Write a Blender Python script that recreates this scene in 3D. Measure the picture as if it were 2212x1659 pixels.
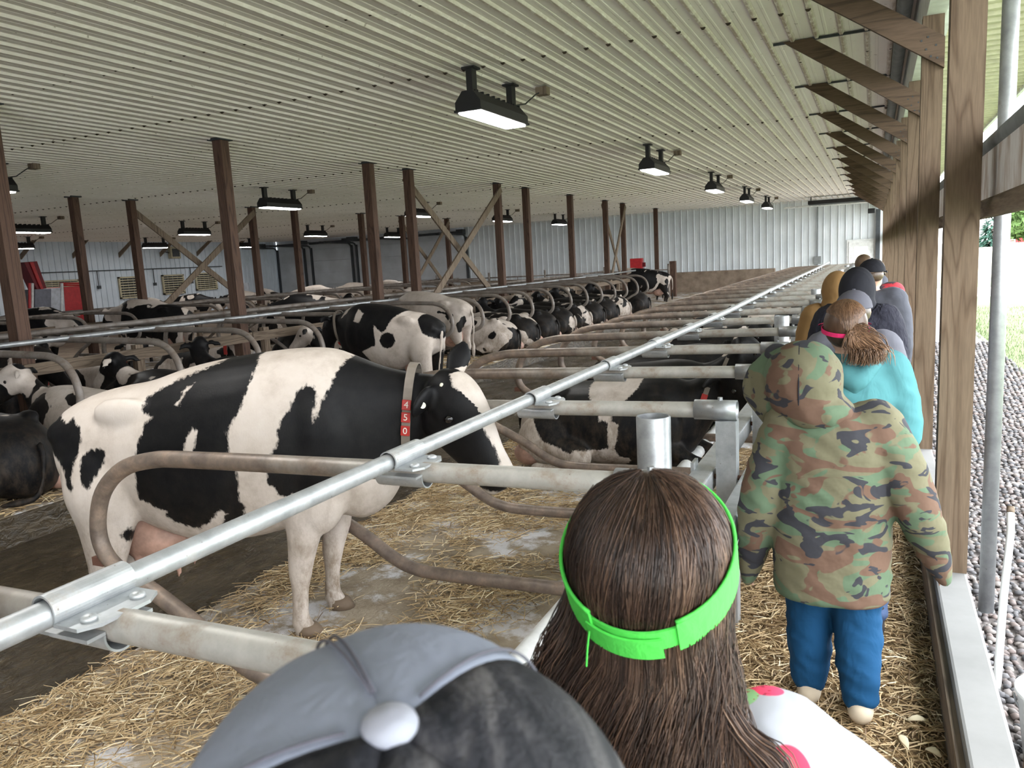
import bpy, bmesh, math, random
import numpy as np
from mathutils import Vector, Matrix, noise as mnoise
for o in list(bpy.data.objects): bpy.data.objects.remove(o)
S = bpy.context.scene
COL = S.collection
R_ = math.radians
random.seed(7)

# ------------------------------------------------------------------ camera
W, H, FPX = 2212.0, 1659.0, 1680.0
def cam_axes(vx, vy, hs):
    Y = Vector((vx - W/2, vy - H/2, FPX)).normalized()
    Z = Vector((1, hs, 0)).cross(Y).normalized()
    if Z.y > 0: Z = -Z
    X = Y.cross(Z)
    return Matrix(((X.x, Y.x, Z.x), (X.y, Y.y, Z.y), (X.z, Y.z, Z.z)))
RC = cam_axes(1890, 525, -.055)          # rows: camera right, down, forward in barn axes
EYE = Vector((0, 0, 1.75))
cd = bpy.data.cameras.new('camera')
cam = bpy.data.objects.new('camera', cd); COL.objects.link(cam)
cd.sensor_width = 36; cd.lens = 36*FPX/W; cd.clip_start = .02; cd.clip_end = 900
r0, r1, r2 = RC[0], RC[1], RC[2]
cam.matrix_world = Matrix(((r0.x, -r1.x, -r2.x, EYE.x), (r0.y, -r1.y, -r2.y, EYE.y), (r0.z, -r1.z, -r2.z, EYE.z), (0, 0, 0, 1)))
cd.dof.use_dof = True; cd.dof.focus_distance = 4.2; cd.dof.aperture_fstop = 13
S.camera = cam
def ray(x, y):
    return RC.transposed() @ Vector(((x - W/2)/FPX, (y - H/2)/FPX, 1))
def onx(x, y, X): d = ray(x, y); return EYE + d*((X - EYE.x)/d.x)
def ony(x, y, Y): d = ray(x, y); return EYE + d*((Y - EYE.y)/d.y)
def onz(x, y, Z): d = ray(x, y); return EYE + d*((Z - EYE.z)/d.z)
def atd(x, y, D): return EYE + ray(x, y)*D

# ------------------------------------------------------------------ sky and exposure
wd = bpy.data.worlds.new('overcast_sky'); S.world = wd; wd.use_nodes = True
bg = wd.node_tree.nodes['Background']
bg.inputs[0].default_value = (.93, .965, 1, 1); bg.inputs[1].default_value = 6.5
S.view_settings.view_transform = 'Standard'; S.view_settings.look = 'None'
S.view_settings.gamma = 1; S.view_settings.use_curve_mapping = False
S.view_settings.exposure = 0.78
LAMP = 36.0

# ------------------------------------------------------------------ materials
MATS = {}
def nt(name, rough=.6, metal=0, spec=.4):
    m = bpy.data.materials.new(name); m.use_nodes = True
    t = m.node_tree; b = t.nodes['Principled BSDF']
    b.inputs['Roughness'].default_value = rough; b.inputs['Metallic'].default_value = metal
    b.inputs['Specular IOR Level'].default_value = spec
    MATS[name] = m
    return m, t, b
def N(t, kind, **kw):
    n = t.nodes.new(kind)
    for k, v in kw.items():
        if k in n.inputs: n.inputs[k].default_value = v
        else: setattr(n, k, v)
    return n
def ramp(t, src, stops, interp='LINEAR'):
    r = t.nodes.new('ShaderNodeValToRGB'); r.color_ramp.interpolation = interp
    e = r.color_ramp.elements
    while len(e) < len(stops): e.new(.5)
    for i, (p, c) in enumerate(stops):
        e[i].position = p; e[i].color = (*c, 1) if len(c) == 3 else c
    t.links.new(src, r.inputs[0]); return r
def coords(t, scale=(1, 1, 1), out='Object', rot=(0, 0, 0)):
    tc = t.nodes.new('ShaderNodeTexCoord'); mp = t.nodes.new('ShaderNodeMapping')
    mp.inputs['Scale'].default_value = scale; mp.inputs['Rotation'].default_value = rot
    t.links.new(tc.outputs[out], mp.inputs[0]); return mp.outputs[0]
def world_coords(t, scale=(1, 1, 1)):
    g = t.nodes.new('ShaderNodeNewGeometry'); mp = t.nodes.new('ShaderNodeMapping')
    mp.inputs['Scale'].default_value = scale
    t.links.new(g.outputs['Position'], mp.inputs[0]); return mp.outputs[0]
def noise(t, vec, scale, detail=4, rough=.55, dist=0):
    n = t.nodes.new('ShaderNodeTexNoise')
    n.inputs['Scale'].default_value = scale; n.inputs['Detail'].default_value = detail
    n.inputs['Roughness'].default_value = rough; n.inputs['Distortion'].default_value = dist
    if vec: t.links.new(vec, n.inputs['Vector'])
    return n.outputs[0]
def mixc(t, fac, a, b):
    m = t.nodes.new('ShaderNodeMix'); m.data_type = 'RGBA'
    L = t.links
    if isinstance(fac, (int, float)): m.inputs[0].default_value = fac
    else: L.new(fac, m.inputs[0])
    for i, c in ((6, a), (7, b)):
        if isinstance(c, tuple): m.inputs[i].default_value = (*c, 1)
        else: L.new(c, m.inputs[i])
    return m.outputs[2]
def mth(t, op, a, b=None, c=None):
    m = t.nodes.new('ShaderNodeMath'); m.operation = op
    for i, v in enumerate((a, b, c)):
        if v is None: continue
        if isinstance(v, (int, float)): m.inputs[i].default_value = v
        else: t.links.new(v, m.inputs[i])
    return m.outputs[0]
def bump(t, b, h, strength=.3, dist=.01):
    n = t.nodes.new('ShaderNodeBump'); n.inputs['Strength'].default_value = strength; n.inputs['Distance'].default_value = dist
    t.links.new(h, n.inputs['Height']); t.links.new(n.outputs[0], b.inputs['Normal'])
def simple(name, col, rough=.6, metal=0, var=.12, scale=8, bmp=0, spec=.4, out='Object'):
    m, t, b = nt(name, rough, metal, spec)
    v = coords(t, out=out) if out != 'World' else world_coords(t)
    n = noise(t, v, scale)
    d = tuple(c*(1 - var*1.6) for c in col); l = tuple(min(1, c*(1 + var)) for c in col)
    t.links.new(ramp(t, n, [(.3, d), (.7, l)]).outputs[0], b.inputs['Base Color'])
    if bmp: bump(t, b, noise(t, v, scale*6, 3), bmp)
    return m
def two(name, a, c, scale, lo, hi, rough=.6, metal=0, bmp=0, stretch=(1, 1, 1), out='Object', spec=.4, detail=5, dist=0):
    m, t, b = nt(name, rough, metal, spec)
    v = coords(t, stretch, out) if out != 'World' else world_coords(t, stretch)
    n = noise(t, v, scale, detail, .6, dist)
    t.links.new(ramp(t, n, [(lo, a), (hi, c)]).outputs[0], b.inputs['Base Color'])
    if bmp: bump(t, b, n, bmp)
    return m
def emis(name, col, s):
    m, t, b = nt(name, .5); b.inputs['Base Color'].default_value = (*col, 1)
    b.inputs['Emission Color'].default_value = (*col, 1); b.inputs['Emission Strength'].default_value = s
    return m

def wood(name, dark, light, ringscale=26, axis=2, rough=.75, knots=True):
    m, t, b = nt(name, rough, 0, .25)
    sc = [1, 1, 1]; sc[axis] = .07
    g = t.nodes.new('ShaderNodeNewGeometry')
    oi = t.nodes.new('ShaderNodeObjectInfo')
    add = t.nodes.new('ShaderNodeVectorMath'); add.operation = 'ADD'
    sc_ = t.nodes.new('ShaderNodeVectorMath'); sc_.operation = 'SCALE'; sc_.inputs['Scale'].default_value = 37
    cmb = t.nodes.new('ShaderNodeCombineXYZ')
    for i in range(3): t.links.new(oi.outputs['Random'], cmb.inputs[i])
    t.links.new(cmb.outputs[0], sc_.inputs[0])
    tc = t.nodes.new('ShaderNodeTexCoord')
    t.links.new(tc.outputs['Object'], add.inputs[0]); t.links.new(sc_.outputs[0], add.inputs[1])
    mp = t.nodes.new('ShaderNodeMapping'); mp.inputs['Scale'].default_value = sc
    t.links.new(add.outputs[0], mp.inputs[0])
    n1 = noise(t, mp.outputs[0], 5, 2, .5, .6)
    rings = mth(t, 'FRACT', mth(t, 'MULTIPLY', n1, ringscale))
    rr = ramp(t, rings, [(0, dark), (.25, light), (.8, light), (1, dark)])
    fine = noise(t, mp.outputs[0], 120, 3)
    f2 = ramp(t, fine, [(.35, (.72, .72, .72)), (.65, (1, 1, 1))])
    mul = t.nodes.new('ShaderNodeMix'); mul.data_type = 'RGBA'; mul.blend_type = 'MULTIPLY'; mul.inputs[0].default_value = .8
    t.links.new(rr.outputs[0], mul.inputs[6]); t.links.new(f2.outputs[0], mul.inputs[7])
    t.links.new(mul.outputs[2], b.inputs['Base Color'])
    bump(t, b, rings, .12, .004)
    return m
wood('treated_pine', (.092, .06, .036), (.142, .1, .065), 11)
wood('treated_brace', (.075, .049, .034), (.125, .083, .056), 7, 0)
wood('stained_post', (.058, .034, .025), (.112, .066, .047), 12)
wood('dusty_plank', (.105, .078, .056), (.19, .145, .105), 10, 1)
wood('dusty_brace', (.12, .087, .062), (.215, .165, .12), 10, 2)

# ceiling sheet: warm white steel with dirt collecting along the ribs
m, t, b = nt('ceiling_steel', .55, 0, .35)
wc = world_coords(t)
sx = t.nodes.new('ShaderNodeSeparateXYZ'); t.links.new(wc, sx.inputs[0])
ph = mth(t, 'FRACT', mth(t, 'DIVIDE', mth(t, 'ADD', sx.outputs[0], 60*.2285 - .3), .2285))
rib = mth(t, 'SUBTRACT', 1, mth(t, 'MULTIPLY', mth(t, 'ABSOLUTE', mth(t, 'SUBTRACT', ph, .22)), 5.5))
rib = mth(t, 'MAXIMUM', rib, 0)
wc2 = world_coords(t, (1, .35, 1))
sp = ramp(t, noise(t, wc2, 22, 5, .7), [(.34, (0, 0, 0)), (.52, (1, 1, 1))])
dirt = mth(t, 'MULTIPLY', rib, sp.outputs[0])
big = ramp(t, noise(t, world_coords(t, (1, .5, 1)), .35, 3), [(.3, (.45, .45, .45)), (.65, (1, 1, 1))])
dirt = mth(t, 'MULTIPLY', dirt, big.outputs[0])
eave = ramp(t, mth(t, 'MULTIPLY_ADD', sx.outputs[0], .2, 1.1), [(.0, (.3, .3, .3)), (.75, (1, 1, 1))])
dirt = mth(t, 'MULTIPLY', dirt, eave.outputs[0])
specks = ramp(t, noise(t, world_coords(t), 16, 2, .5), [(.71, (0, 0, 0)), (.74, (1, 1, 1))])
base = ramp(t, noise(t, world_coords(t), .8, 4), [(.3, (.80, .75, .70)), (.7, (.88, .835, .795))])
c1 = mixc(t, mth(t, 'MULTIPLY', dirt, .95), base.outputs[0], (.3, .215, .145))
c2 = mixc(t, mth(t, 'MULTIPLY', specks.outputs[0], .55), c1, (.16, .11, .07))
t.links.new(c2, b.inputs['Base Color'])
# painted wall steel
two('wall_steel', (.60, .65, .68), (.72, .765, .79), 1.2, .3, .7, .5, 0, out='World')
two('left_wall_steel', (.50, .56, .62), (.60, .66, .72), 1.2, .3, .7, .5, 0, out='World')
simple('door_steel', (.5, .53, .56), .55, out='World', scale=1)
two('stained_concrete', (.15, .105, .075), (.33, .265, .2), 2.2, .3, .75, .85, bmp=.2, out='World')
two('curb_concrete', (.16, .16, .155), (.225, .225, .22), 3, .25, .75, .85, bmp=.05, out='World')
# galvanised pipe with farm dirt, dirt thickens toward the rear of the stall (object x)
def galv(name, dirtamt, dirtcol=(.23, .165, .11), metal=.55, base=((.34, .355, .365), (.52, .54, .55))):
    m, t, b = nt(name, .45, metal, .5)
    v = coords(t)
    n1 = noise(t, v, 14, 5, .65)
    c = ramp(t, n1, [(.3, base[0]), (.7, base[1])])
    d = ramp(t, noise(t, v, 7, 6, .7), [(.62 - dirtamt*.4, (0, 0, 0)), (.8 - dirtamt*.3, (1, 1, 1))])
    col = mixc(t, mth(t, 'MULTIPLY', d.outputs[0], .9), c.outputs[0], dirtcol)
    sp = ramp(t, noise(t, v, 60, 2), [(.72, (0, 0, 0)), (.76, (1, 1, 1))])
    col = mixc(t, mth(t, 'MULTIPLY', sp.outputs[0], .6), col, (.12, .08, .05))
    t.links.new(col, b.inputs['Base Color'])
    t.links.new(mixc(t, d.outputs[0], (.45, .45, .45), (.85, .85, .85)), b.inputs['Roughness'])
    mt_ = mth(t, 'MULTIPLY', mth(t, 'SUBTRACT', 1, d.outputs[0]), metal); t.links.new(mt_, b.inputs['Metallic'])
    bump(t, b, n1, .08, .004)
    return m, t, b, col
galv('galvanised', .12); galv('galvanised_clean', .0, metal=.7, base=((.28, .29, .3), (.42, .435, .445))); galv('galvanised_dirty', .5, (.11, .08, .058), .3, ((.17, .15, .135), (.29, .265, .24)))
galv('dark_pipe', .8, (.13, .085, .06), .3, ((.12, .11, .11), (.22, .2, .19)))
# loop pipe: clean at the front, brown and worn at the rear
m, t, b, col = galv('loop_pipe', .3, base=((.35, .34, .31), (.51, .49, .455)))
so = t.nodes.new('ShaderNodeSeparateXYZ'); tc = t.nodes.new('ShaderNodeTexCoord'); t.links.new(tc.outputs['Object'], so.inputs[0])
rear = ramp(t, mth(t, 'ADD', mth(t, 'MULTIPLY', so.outputs[0], -.33), mth(t, 'MULTIPLY', noise(t, coords(t), 4, 5, .7), .5)), [(.68, (0, 0, 0)), (1.0, (1, 1, 1))])
low = ramp(t, so.outputs[2], [(.2, (1, 1, 1)), (.9, (0, 0, 0))])
msk = mth(t, 'MAXIMUM', rear.outputs[0], low.outputs[0])
worn = ramp(t, noise(t, coords(t), 9, 6, .7), [(.35, (.10, .07, .055)), (.55, (.20, .145, .11)), (.7, (.33, .23, .17))])
t.links.new(mixc(t, mth(t, 'MULTIPLY', msk, .9), col, worn.outputs[0]), b.inputs['Base Color'])
for l in list(b.inputs['Metallic'].links): t.links.remove(l)
b.inputs['Metallic'].default_value = .25
simple('white_pvc', (.72, .73, .72), .4); simple('black_plastic', (.018, .018, .02), .45)
simple('black_housing', (.012, .012, .013), .5); simple('rust', (.13, .06, .04), .8); simple('screw_grime', (.05, .035, .024), .85)
emis('lamp_lens', (1, .985, .96), LAMP); emis('bright_pane', (1, .95, .8), 1.6)
simple('red_paint', (.45, .02, .025), .4); simple('dark_red', (.16, .008, .014), .5); simple('grey_panel', (.16, .165, .2), .5)
simple('light_panel', (.5, .53, .58), .5); simple('dark_steel', (.035, .04, .045), .5)
simple('shutter', (.42, .38, .26), .6); simple('cream_soffit', (.55, .53, .38), .5, out='World')
simple('white_trim', (.72, .74, .74), .5)
simple('grey_duct', (.2, .215, .22), .5)
# manure: wet, dark, rippled
m, t, b = nt('wet_manure', .22, 0, .55)
v = world_coords(t, (1, .55, 1)); n1 = noise(t, v, 9, 6, .65, .4)
t.links.new(ramp(t, n1, [(.3, (.024, .017, .009)), (.55, (.058, .042, .023)), (.75, (.11, .083, .05))]).outputs[0], b.inputs['Base Color'])
t.links.new(ramp(t, noise(t, v, 3, 3), [(.35, (.14, .14, .14)), (.65, (.5, .5, .5))]).outputs[0], b.inputs['Roughness'])
bump(t, b, noise(t, world_coords(t, (1, .6, 1)), 17, 4, .6, .6), .8, .03)
# stall bed: damp concrete/rubber with pale lime and chaff
m, t, b = nt('stall_bed', .9, 0, .2)
v = world_coords(t); n1 = noise(t, v, 3.2, 6, .62)
c = ramp(t, n1, [(.28, (.17, .135, .097)), (.45, (.31, .255, .19)), (.6, (.42, .355, .275))])
lime = ramp(t, noise(t, world_coords(t), 2.3, 7, .7), [(.5, (0, 0, 0)), (.58, (1, 1, 1))])
col = mixc(t, mth(t, 'MULTIPLY', lime.outputs[0], .85), c.outputs[0], (.72, .72, .76))
t.links.new(col, b.inputs['Base Color']); bump(t, b, noise(t, v, 40, 5), .6, .02)
m, t, b = nt('walk_floor', .95, 0, .15)
v = world_coords(t)
t.links.new(ramp(t, noise(t, v, 22, 7, .7), [(.3, (.07, .045, .025)), (.5, (.19, .125, .065)), (.72, (.36, .25, .13))]).outputs[0], b.inputs['Base Color']); bump(t, b, noise(t, v, 60, 5), .9, .03)
# straw with colour per blade
m, t, b = nt('straw', .6, 0, .3)
at = N(t, 'ShaderNodeAttribute', attribute_name='tint')
t.links.new(ramp(t, at.outputs['Fac'], [(0, (.14, .085, .042)), (.35, (.40, .28, .145)), (.75, (.64, .49, .29)), (1, (.86, .76, .54))]).outputs[0], b.inputs['Base Color'])
# lawn etc.
two('lawn', (.09, .135, .045), (.15, .19, .08), 1.4, .3, .7, .9, out='World', bmp=.3)
two('dry_field', (.30, .28, .2), (.42, .39, .29), .2, .3, .7, .95, out='World')
simple('gravel_road', (.62, .58, .52), .9, out='World'); two('gravel_ground', (.12, .105, .10), (.26, .235, .225), 30, .3, .7, .95, out='World')
m, t, b = nt('river_stone', .75, 0, .3)
oi = t.nodes.new('ShaderNodeObjectInfo'); at = N(t, 'ShaderNodeAttribute', attribute_name='tint')
rnd = mth(t, 'FRACT', mth(t, 'ADD', oi.outputs['Random'], at.outputs['Fac']))
t.links.new(ramp(t, rnd, [(0, (.07, .07, .075)), (.3, (.13, .126, .13)), (.5, (.175, .138, .125)), (.7, (.105, .1, .103)), (.85, (.21, .185, .17)), (1, (.28, .26, .25))]).outputs[0], b.inputs['Base Color'])
simple('spruce', (.03, .085, .06), .8, scale=3, var=.4); simple('far_tree', (.07, .13, .03), .8, scale=3, var=.4)
simple('bark', (.06, .04, .03), .9)

# ------------------------------------------------------------------ mesh helpers
class MB:
    def __init__(s): s.v = []; s.f = []; s.mi = []; s.cur = 0; s.att = []
    def add(s, vs, fs, tint=None):
        o = len(s.v); s.v += [tuple(p) for p in vs]; s.f += [tuple(i + o for i in f) for f in fs]; s.mi += [s.cur]*len(fs)
        if tint is not None: s.att += [tint]*len(vs)
        return s
    def box(s, x0, x1, y0, y1, z0, z1):
        return s.add([(x0,y0,z0),(x1,y0,z0),(x1,y1,z0),(x0,y1,z0),(x0,y0,z1),(x1,y0,z1),(x1,y1,z1),(x0,y1,z1)],
                     [(0,3,2,1),(4,5,6,7),(0,1,5,4),(1,2,6,5),(2,3,7,6),(3,0,4,7)])
    def bar(s, a, b, w, h, up=(0, 0, 1)):
        a = Vector(a); b = Vector(b); d = (b - a).normalized(); up = Vector(up)
        sd = d.cross(up).normalized()*(w/2); u = sd.cross(d).normalized()*(h/2)
        vs = [a - sd - u, a + sd - u, a + sd + u, a - sd + u, b - sd - u, b + sd - u, b + sd + u, b - sd + u]
        return s.add(vs, [(0,1,2,3),(7,6,5,4),(0,4,5,1),(1,5,6,2),(2,6,7,3),(3,7,4,0)])
    def prism(s, poly, axis, a0, a1):
        def P(p, a):
            q = list(p); q.insert(axis, a); return tuple(q)
        n = len(poly); vs = [P(p, a0) for p in poly] + [P(p, a1) for p in poly]
        return s.add(vs, [tuple(range(n)), tuple(range(2*n - 1, n - 1, -1))] + [(i, i + n, (i + 1) % n + n, (i + 1) % n) for i in range(n)])
    def tube(s, path, r, n=10, cap=True, tint=None):
        path = [Vector(p) for p in path]; m = len(path)
        rs = r if isinstance(r, (list, tuple)) else [r]*m
        T = [((path[min(i + 1, m - 1)] - path[max(i - 1, 0)]).normalized()) for i in range(m)]
        up = Vector((0, 0, 1)) if abs(T[0].z) < .9 else Vector((1, 0, 0))
        u = T[0].cross(up).normalized(); vs = []
        for i in range(m):
            u = (u - T[i]*u.dot(T[i])).normalized(); w = T[i].cross(u)
            for k in range(n):
                a = 2*math.pi*k/n; vs.append(path[i] + (u*math.cos(a) + w*math.sin(a))*rs[i])
        fs = [(i*n + k, i*n + (k + 1) % n, (i + 1)*n + (k + 1) % n, (i + 1)*n + k) for i in range(m - 1) for k in range(n)]
        if cap: fs += [tuple(range(n - 1, -1, -1)), tuple(range((m - 1)*n, m*n))]
        return s.add(vs, fs, tint)
    def rings(s, rings, cap=True, closed=True):
        n = len(rings[0]); m = len(rings); vs = [p for r in rings for p in r]
        kk = n if closed else n - 1
        fs = [(i*n + k, i*n + (k + 1) % n, (i + 1)*n + (k + 1) % n, (i + 1)*n + k) for i in range(m - 1) for k in range(kk)]
        if cap: fs += [tuple(range(n - 1, -1, -1)), tuple(range((m - 1)*n, m*n))]
        return s.add(vs, fs)
    def lathe(s, prof, n=16, c=(0, 0, 0)):
        return s.rings([[(c[0] + r*math.cos(2*math.pi*k/n), c[1] + r*math.sin(2*math.pi*k/n), c[2] + z) for k in range(n)] for r, z in prof], True)
    def ell(s, c, rx, ry, rz, n=12, m=8):
        return s.rings([[(c[0] + rx*math.sin(math.pi*(i)/m)*math.cos(2*math.pi*k/n) + 0, c[1] + ry*math.sin(math.pi*i/m)*math.sin(2*math.pi*k/n), c[2] - rz*math.cos(math.pi*i/m)) for k in range(n)] for i in [.03] + list(range(1, m)) + [m - .03]])
    def mesh(s, name, mats, smooth=False):
        me = bpy.data.meshes.new(name); me.from_pydata(s.v, [], s.f)
        for mt in (mats if isinstance(mats, (list, tuple)) else [mats]): me.materials.append(MATS[mt])
        me.polygons.foreach_set('material_index', s.mi)
        if s.att:
            a = me.attributes.new('tint', 'FLOAT', 'POINT'); a.data.foreach_set('value', s.att)
        if smooth: me.polygons.foreach_set('use_smooth', [True]*len(me.polygons))
        me.update(); return me
    def obj(s, name, mat, parent=None, smooth=False, bevel=0, **kw):
        return inst(name, s.mesh(name, mat, smooth), parent, bevel=bevel, **kw)
def inst(name, me, parent=None, loc=None, rot=None, scale=None, bevel=0):
    o = bpy.data.objects.new(name, me); COL.objects.link(o)
    if parent: o.parent = parent
    if loc: o.location = loc
    if rot: o.rotation_euler = rot
    if scale: o.scale = scale if isinstance(scale, (list, tuple)) else (scale,)*3
    if bevel:
        b = o.modifiers.new('bevel', 'BEVEL'); b.width = bevel; b.segments = 2; b.limit_method = 'ANGLE'
    return o
def tag(o, label, cat, group=None):
    o['label'] = label; o['category'] = cat
    if group: o['group'] = group
    return o
def thing(name, label, cat, loc=(0, 0, 0), rz=0, group=None):
    o = bpy.data.objects.new(name, None); COL.objects.link(o); o.location = loc; o.rotation_euler = (0, 0, rz)
    o.empty_display_size = .1
    return tag(o, label, cat, group)
def struct(o, label=None):
    o['kind'] = 'structure'
    if label: o['label'] = label
    return o
def sempty(name, loc=(0, 0, 0), label=None):
    o = bpy.data.objects.new(name, None); COL.objects.link(o); o.location = loc; return struct(o, label)
ORD = ['first', 'second', 'third', 'fourth', 'fifth', 'sixth', 'seventh', 'eighth', 'ninth', 'tenth', 'eleventh', 'twelfth', 'thirteenth', 'fourteenth', 'fifteenth', 'sixteenth', 'seventeenth', 'eighteenth', 'nineteenth', 'twentieth', 'twenty-first', 'twenty-second', 'twenty-third', 'twenty-fourth', 'twenty-fifth', 'twenty-sixth', 'twenty-seventh', 'twenty-eighth', 'twenty-ninth', 'thirtieth']
# ------------------------------------------------------------------ the setting
ZC = 3.83; XL = -33.5; YB = 38.2; BED = -.15; ALLEY = -.35
# ceiling of ribbed steel sheets
ceil = sempty('ceiling', (0, 0, ZC), 'pale ribbed steel ceiling stained along its ribs')
pw = .2285
def sheet_profile(nr, pw=pw, rib=.025):
    pr = []
    for i in range(nr):
        o = i*pw
        pr += [(o, 0), (o + .022, 0), (o + .037, -rib), (o + .063, -rib), (o + .078, 0), (o + .125, 0), (o + .131, -.004), (o + .153, -.004), (o + .159, 0)]
    return pr + [(nr*pw, 0)]
mb = MB(); pr = sheet_profile(4); n = len(pr)
vs = [(x, 0, z) for x, z in pr] + [(x, 6.1, z) for x, z in pr]
mb.add(vs, [(i, i + 1, i + 1 + n, i + n) for i in range(n - 1)])
mb.cur = 1
rs = random.Random(3)
for i in range(4):
    for yy, k in ((.02, 1.0), (2.05 + rs.uniform(-.05, .05), .6), (4.1 + rs.uniform(-.05, .05), .6)):
        if k < 1 and rs.random() < .35: continue
        c = i*pw + .05; w = .024*k
        mb.add([(c - w, yy - .02*k, -.0255), (c + w, yy - .02*k, -.0255), (c + w, yy + .02*k, -.0255), (c - w, yy + .02*k, -.0255), (c - w*.4, yy, -.034*k - .012), (c + w*.4, yy, -.034*k - .012)],
               [(0, 1, 5, 4), (1, 2, 5), (2, 3, 4, 5), (3, 0, 4)])
sheet = mb.mesh('ceiling_panel', ['ceiling_steel', 'screw_grime'])
sheet_w = 4*pw
for j in range(8):
    for i in range(37):
        inst('ceiling_panel', sheet, ceil, (.3 - (i + 1)*sheet_w, -10.6 + 6.1*j, .002*(j % 2)))

struct(MB().box(XL - .3, .42, -10.7, YB + .3, ZC + .12, ZC + .25).obj('roof', 'grey_duct'), 'unseen roof slab added above the ceiling sheets to block the sky')  # opaque slab added to stop sky light leaking through the sheet seams
# back wall: ribbed white steel from the walkway to the overhead doors
wb = sempty('wall_back', (0, YB, 0), 'white ribbed steel end wall')
mb = MB(); pr = [(x, z*1.0) for x, z in sheet_profile(3, .3048, .04)]; n = len(pr)
mb.add([(x, z, -.5) for x, z in pr] + [(x, z, ZC + .05) for x, z in pr], [(i, i + n, i + 1 + n, i + 1) for i in range(n - 1)])
wsheet = mb.mesh('wall_panel', 'wall_steel')
for i in range(23): inst('wall_panel', wsheet, wb, (.6 - (i + 1)*.9144, 0, 0))
xdoor = .6 - 23*.9144
mb = MB(); mb.box(XL, xdoor, .02, .1, -.5, ZC)
mb.obj('backing_panel', 'door_steel', wb)
MB().box(-20, -.9, -.02, .06, ZC - .1, ZC + .02).obj('trim_strip', 'white_trim', wb)
struct(MB().box(XL, .41, -10.75, -10.6, -.5, ZC).obj('wall_light_block', 'wall_steel'), 'unseen white wall added behind the camera to block light')  # unseen wall, added so daylight comes in from the open right side
# stem wall
so_ = MB().box(-20.5, -4.15, YB - .5, YB - .1, -.6, .86).obj('wall_stem', 'stained_concrete', bevel=.02); struct(so_, 'brown stained low concrete wall along the foot of the white end wall')
# overhead doors
for k, (xa, xb) in enumerate([(-20.3, -23.6), (-24.3, -27.4), (-27.9, -30.7), (-31.4, -33.3)]):
    d = sempty('door_%d' % (k + 2), (0, YB - .02, 0), '%s grey overhead door from the white ribbed wall' % ORD[k])
    for q in range(5):
        MB().box(xb, xa, -.05, 0, -.3 + q*.7, -.3 + q*.7 + .69).obj('door_panel', 'door_steel', d, bevel=.01)
    for xx in (xa + .08, xb - .08):
        MB().box(xx - .06, xx + .06, -.12, -.02, -.35, 3.3).tube([(xx, -.1, 3.2), (xx, -.2, 3.35), (xx, -.4, 3.42), (xx, -3.0, 3.45)], .05, 8).obj('track', 'dark_steel', d, smooth=False)
    MB().tube([(xa, -.25, 3.55), (xb, -.25, 3.55)], .07, 10).box(xa - .3, xa + .1, -.45, -.1, 3.4, 3.7).obj('spring_shaft', 'dark_steel', d)
    MB().box((xa + xb)/2 - .03, (xa + xb)/2 + .03, -2.6, 0, 3.48, 3.54).box((xa + xb)/2 - .2, (xa + xb)/2 + .2, -2.9, -2.4, 3.4, 3.62).obj('opener', 'dark_steel', d)
# walk door with a bright pane
d = sempty('door_1', (-.56, YB - .03, 0), 'white walk door with a bright window pane in the end wall')
MB().box(-.58, .58, -.04, 0, -.1, 1.95).obj('door_frame', 'white_trim', d)
MB().box(-.5, .5, -.07, -.03, -.1, 1.87).obj('door_leaf', 'white_trim', d, bevel=.01)
MB().box(-.27, .27, -.085, -.06, .7, 1.62).obj('pane', 'bright_pane', d)  # pane emits by itself, standing in for daylight behind the glass
MB().box(.36, .46, -.12, -.07, .75, .87).obj('handle', 'dark_steel', d)

# left wall: ribbed, with shutters
wl = sempty('wall_left', (XL, 0, 0), 'pale ribbed steel side wall far across the barn')
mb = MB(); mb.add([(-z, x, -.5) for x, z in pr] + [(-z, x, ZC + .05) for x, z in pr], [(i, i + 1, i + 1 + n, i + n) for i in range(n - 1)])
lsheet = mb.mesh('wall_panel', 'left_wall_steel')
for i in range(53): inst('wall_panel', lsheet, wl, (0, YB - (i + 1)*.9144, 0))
for k, (ya, yb, za, zb) in enumerate([(26.7, 28.1, 1.05, 2.12), (29.3, 30.7, 1.1, 2.12), (31.5, 33.0, 1.2, 2.15), (22.3, 24.6, 1.3, 2.1)]):
    w = sempty('window_%d' % (k + 1), (XL + .02, 0, 0), '%s louvred shutter window of the far side wall' % ORD[k])
    fr = MB()
    for a in ((ya, ya + .08, za, zb), (yb - .08, yb, za, zb), (ya, yb, za, za + .08), (ya, yb, zb - .08, zb)): fr.box(0, .1, a[0], a[1], a[2], a[3])
    fr.obj('window_frame', 'shutter', w)
    MB().box(.0, .02, ya, yb, za, zb).obj('backing', 'dark_steel', w)
    nsl = 7
    for q in range(nsl):
        z = za + .1 + (zb - za - .2)*(q + .2)/nsl
        MB().add([(.03, ya + .08, z + .04), (.1, ya + .08, z), (.1, yb - .08, z), (.03, yb - .08, z + .04), (.03, ya + .08, z + .055), (.1, ya + .08, z + .05), (.1, yb - .08, z + .05), (.03, yb - .08, z + .055)],
                 [(0,3,2,1),(4,5,6,7),(0,1,5,4),(1,2,6,5),(2,3,7,6),(3,0,4,7)]).obj('slat', 'shutter', w)
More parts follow.
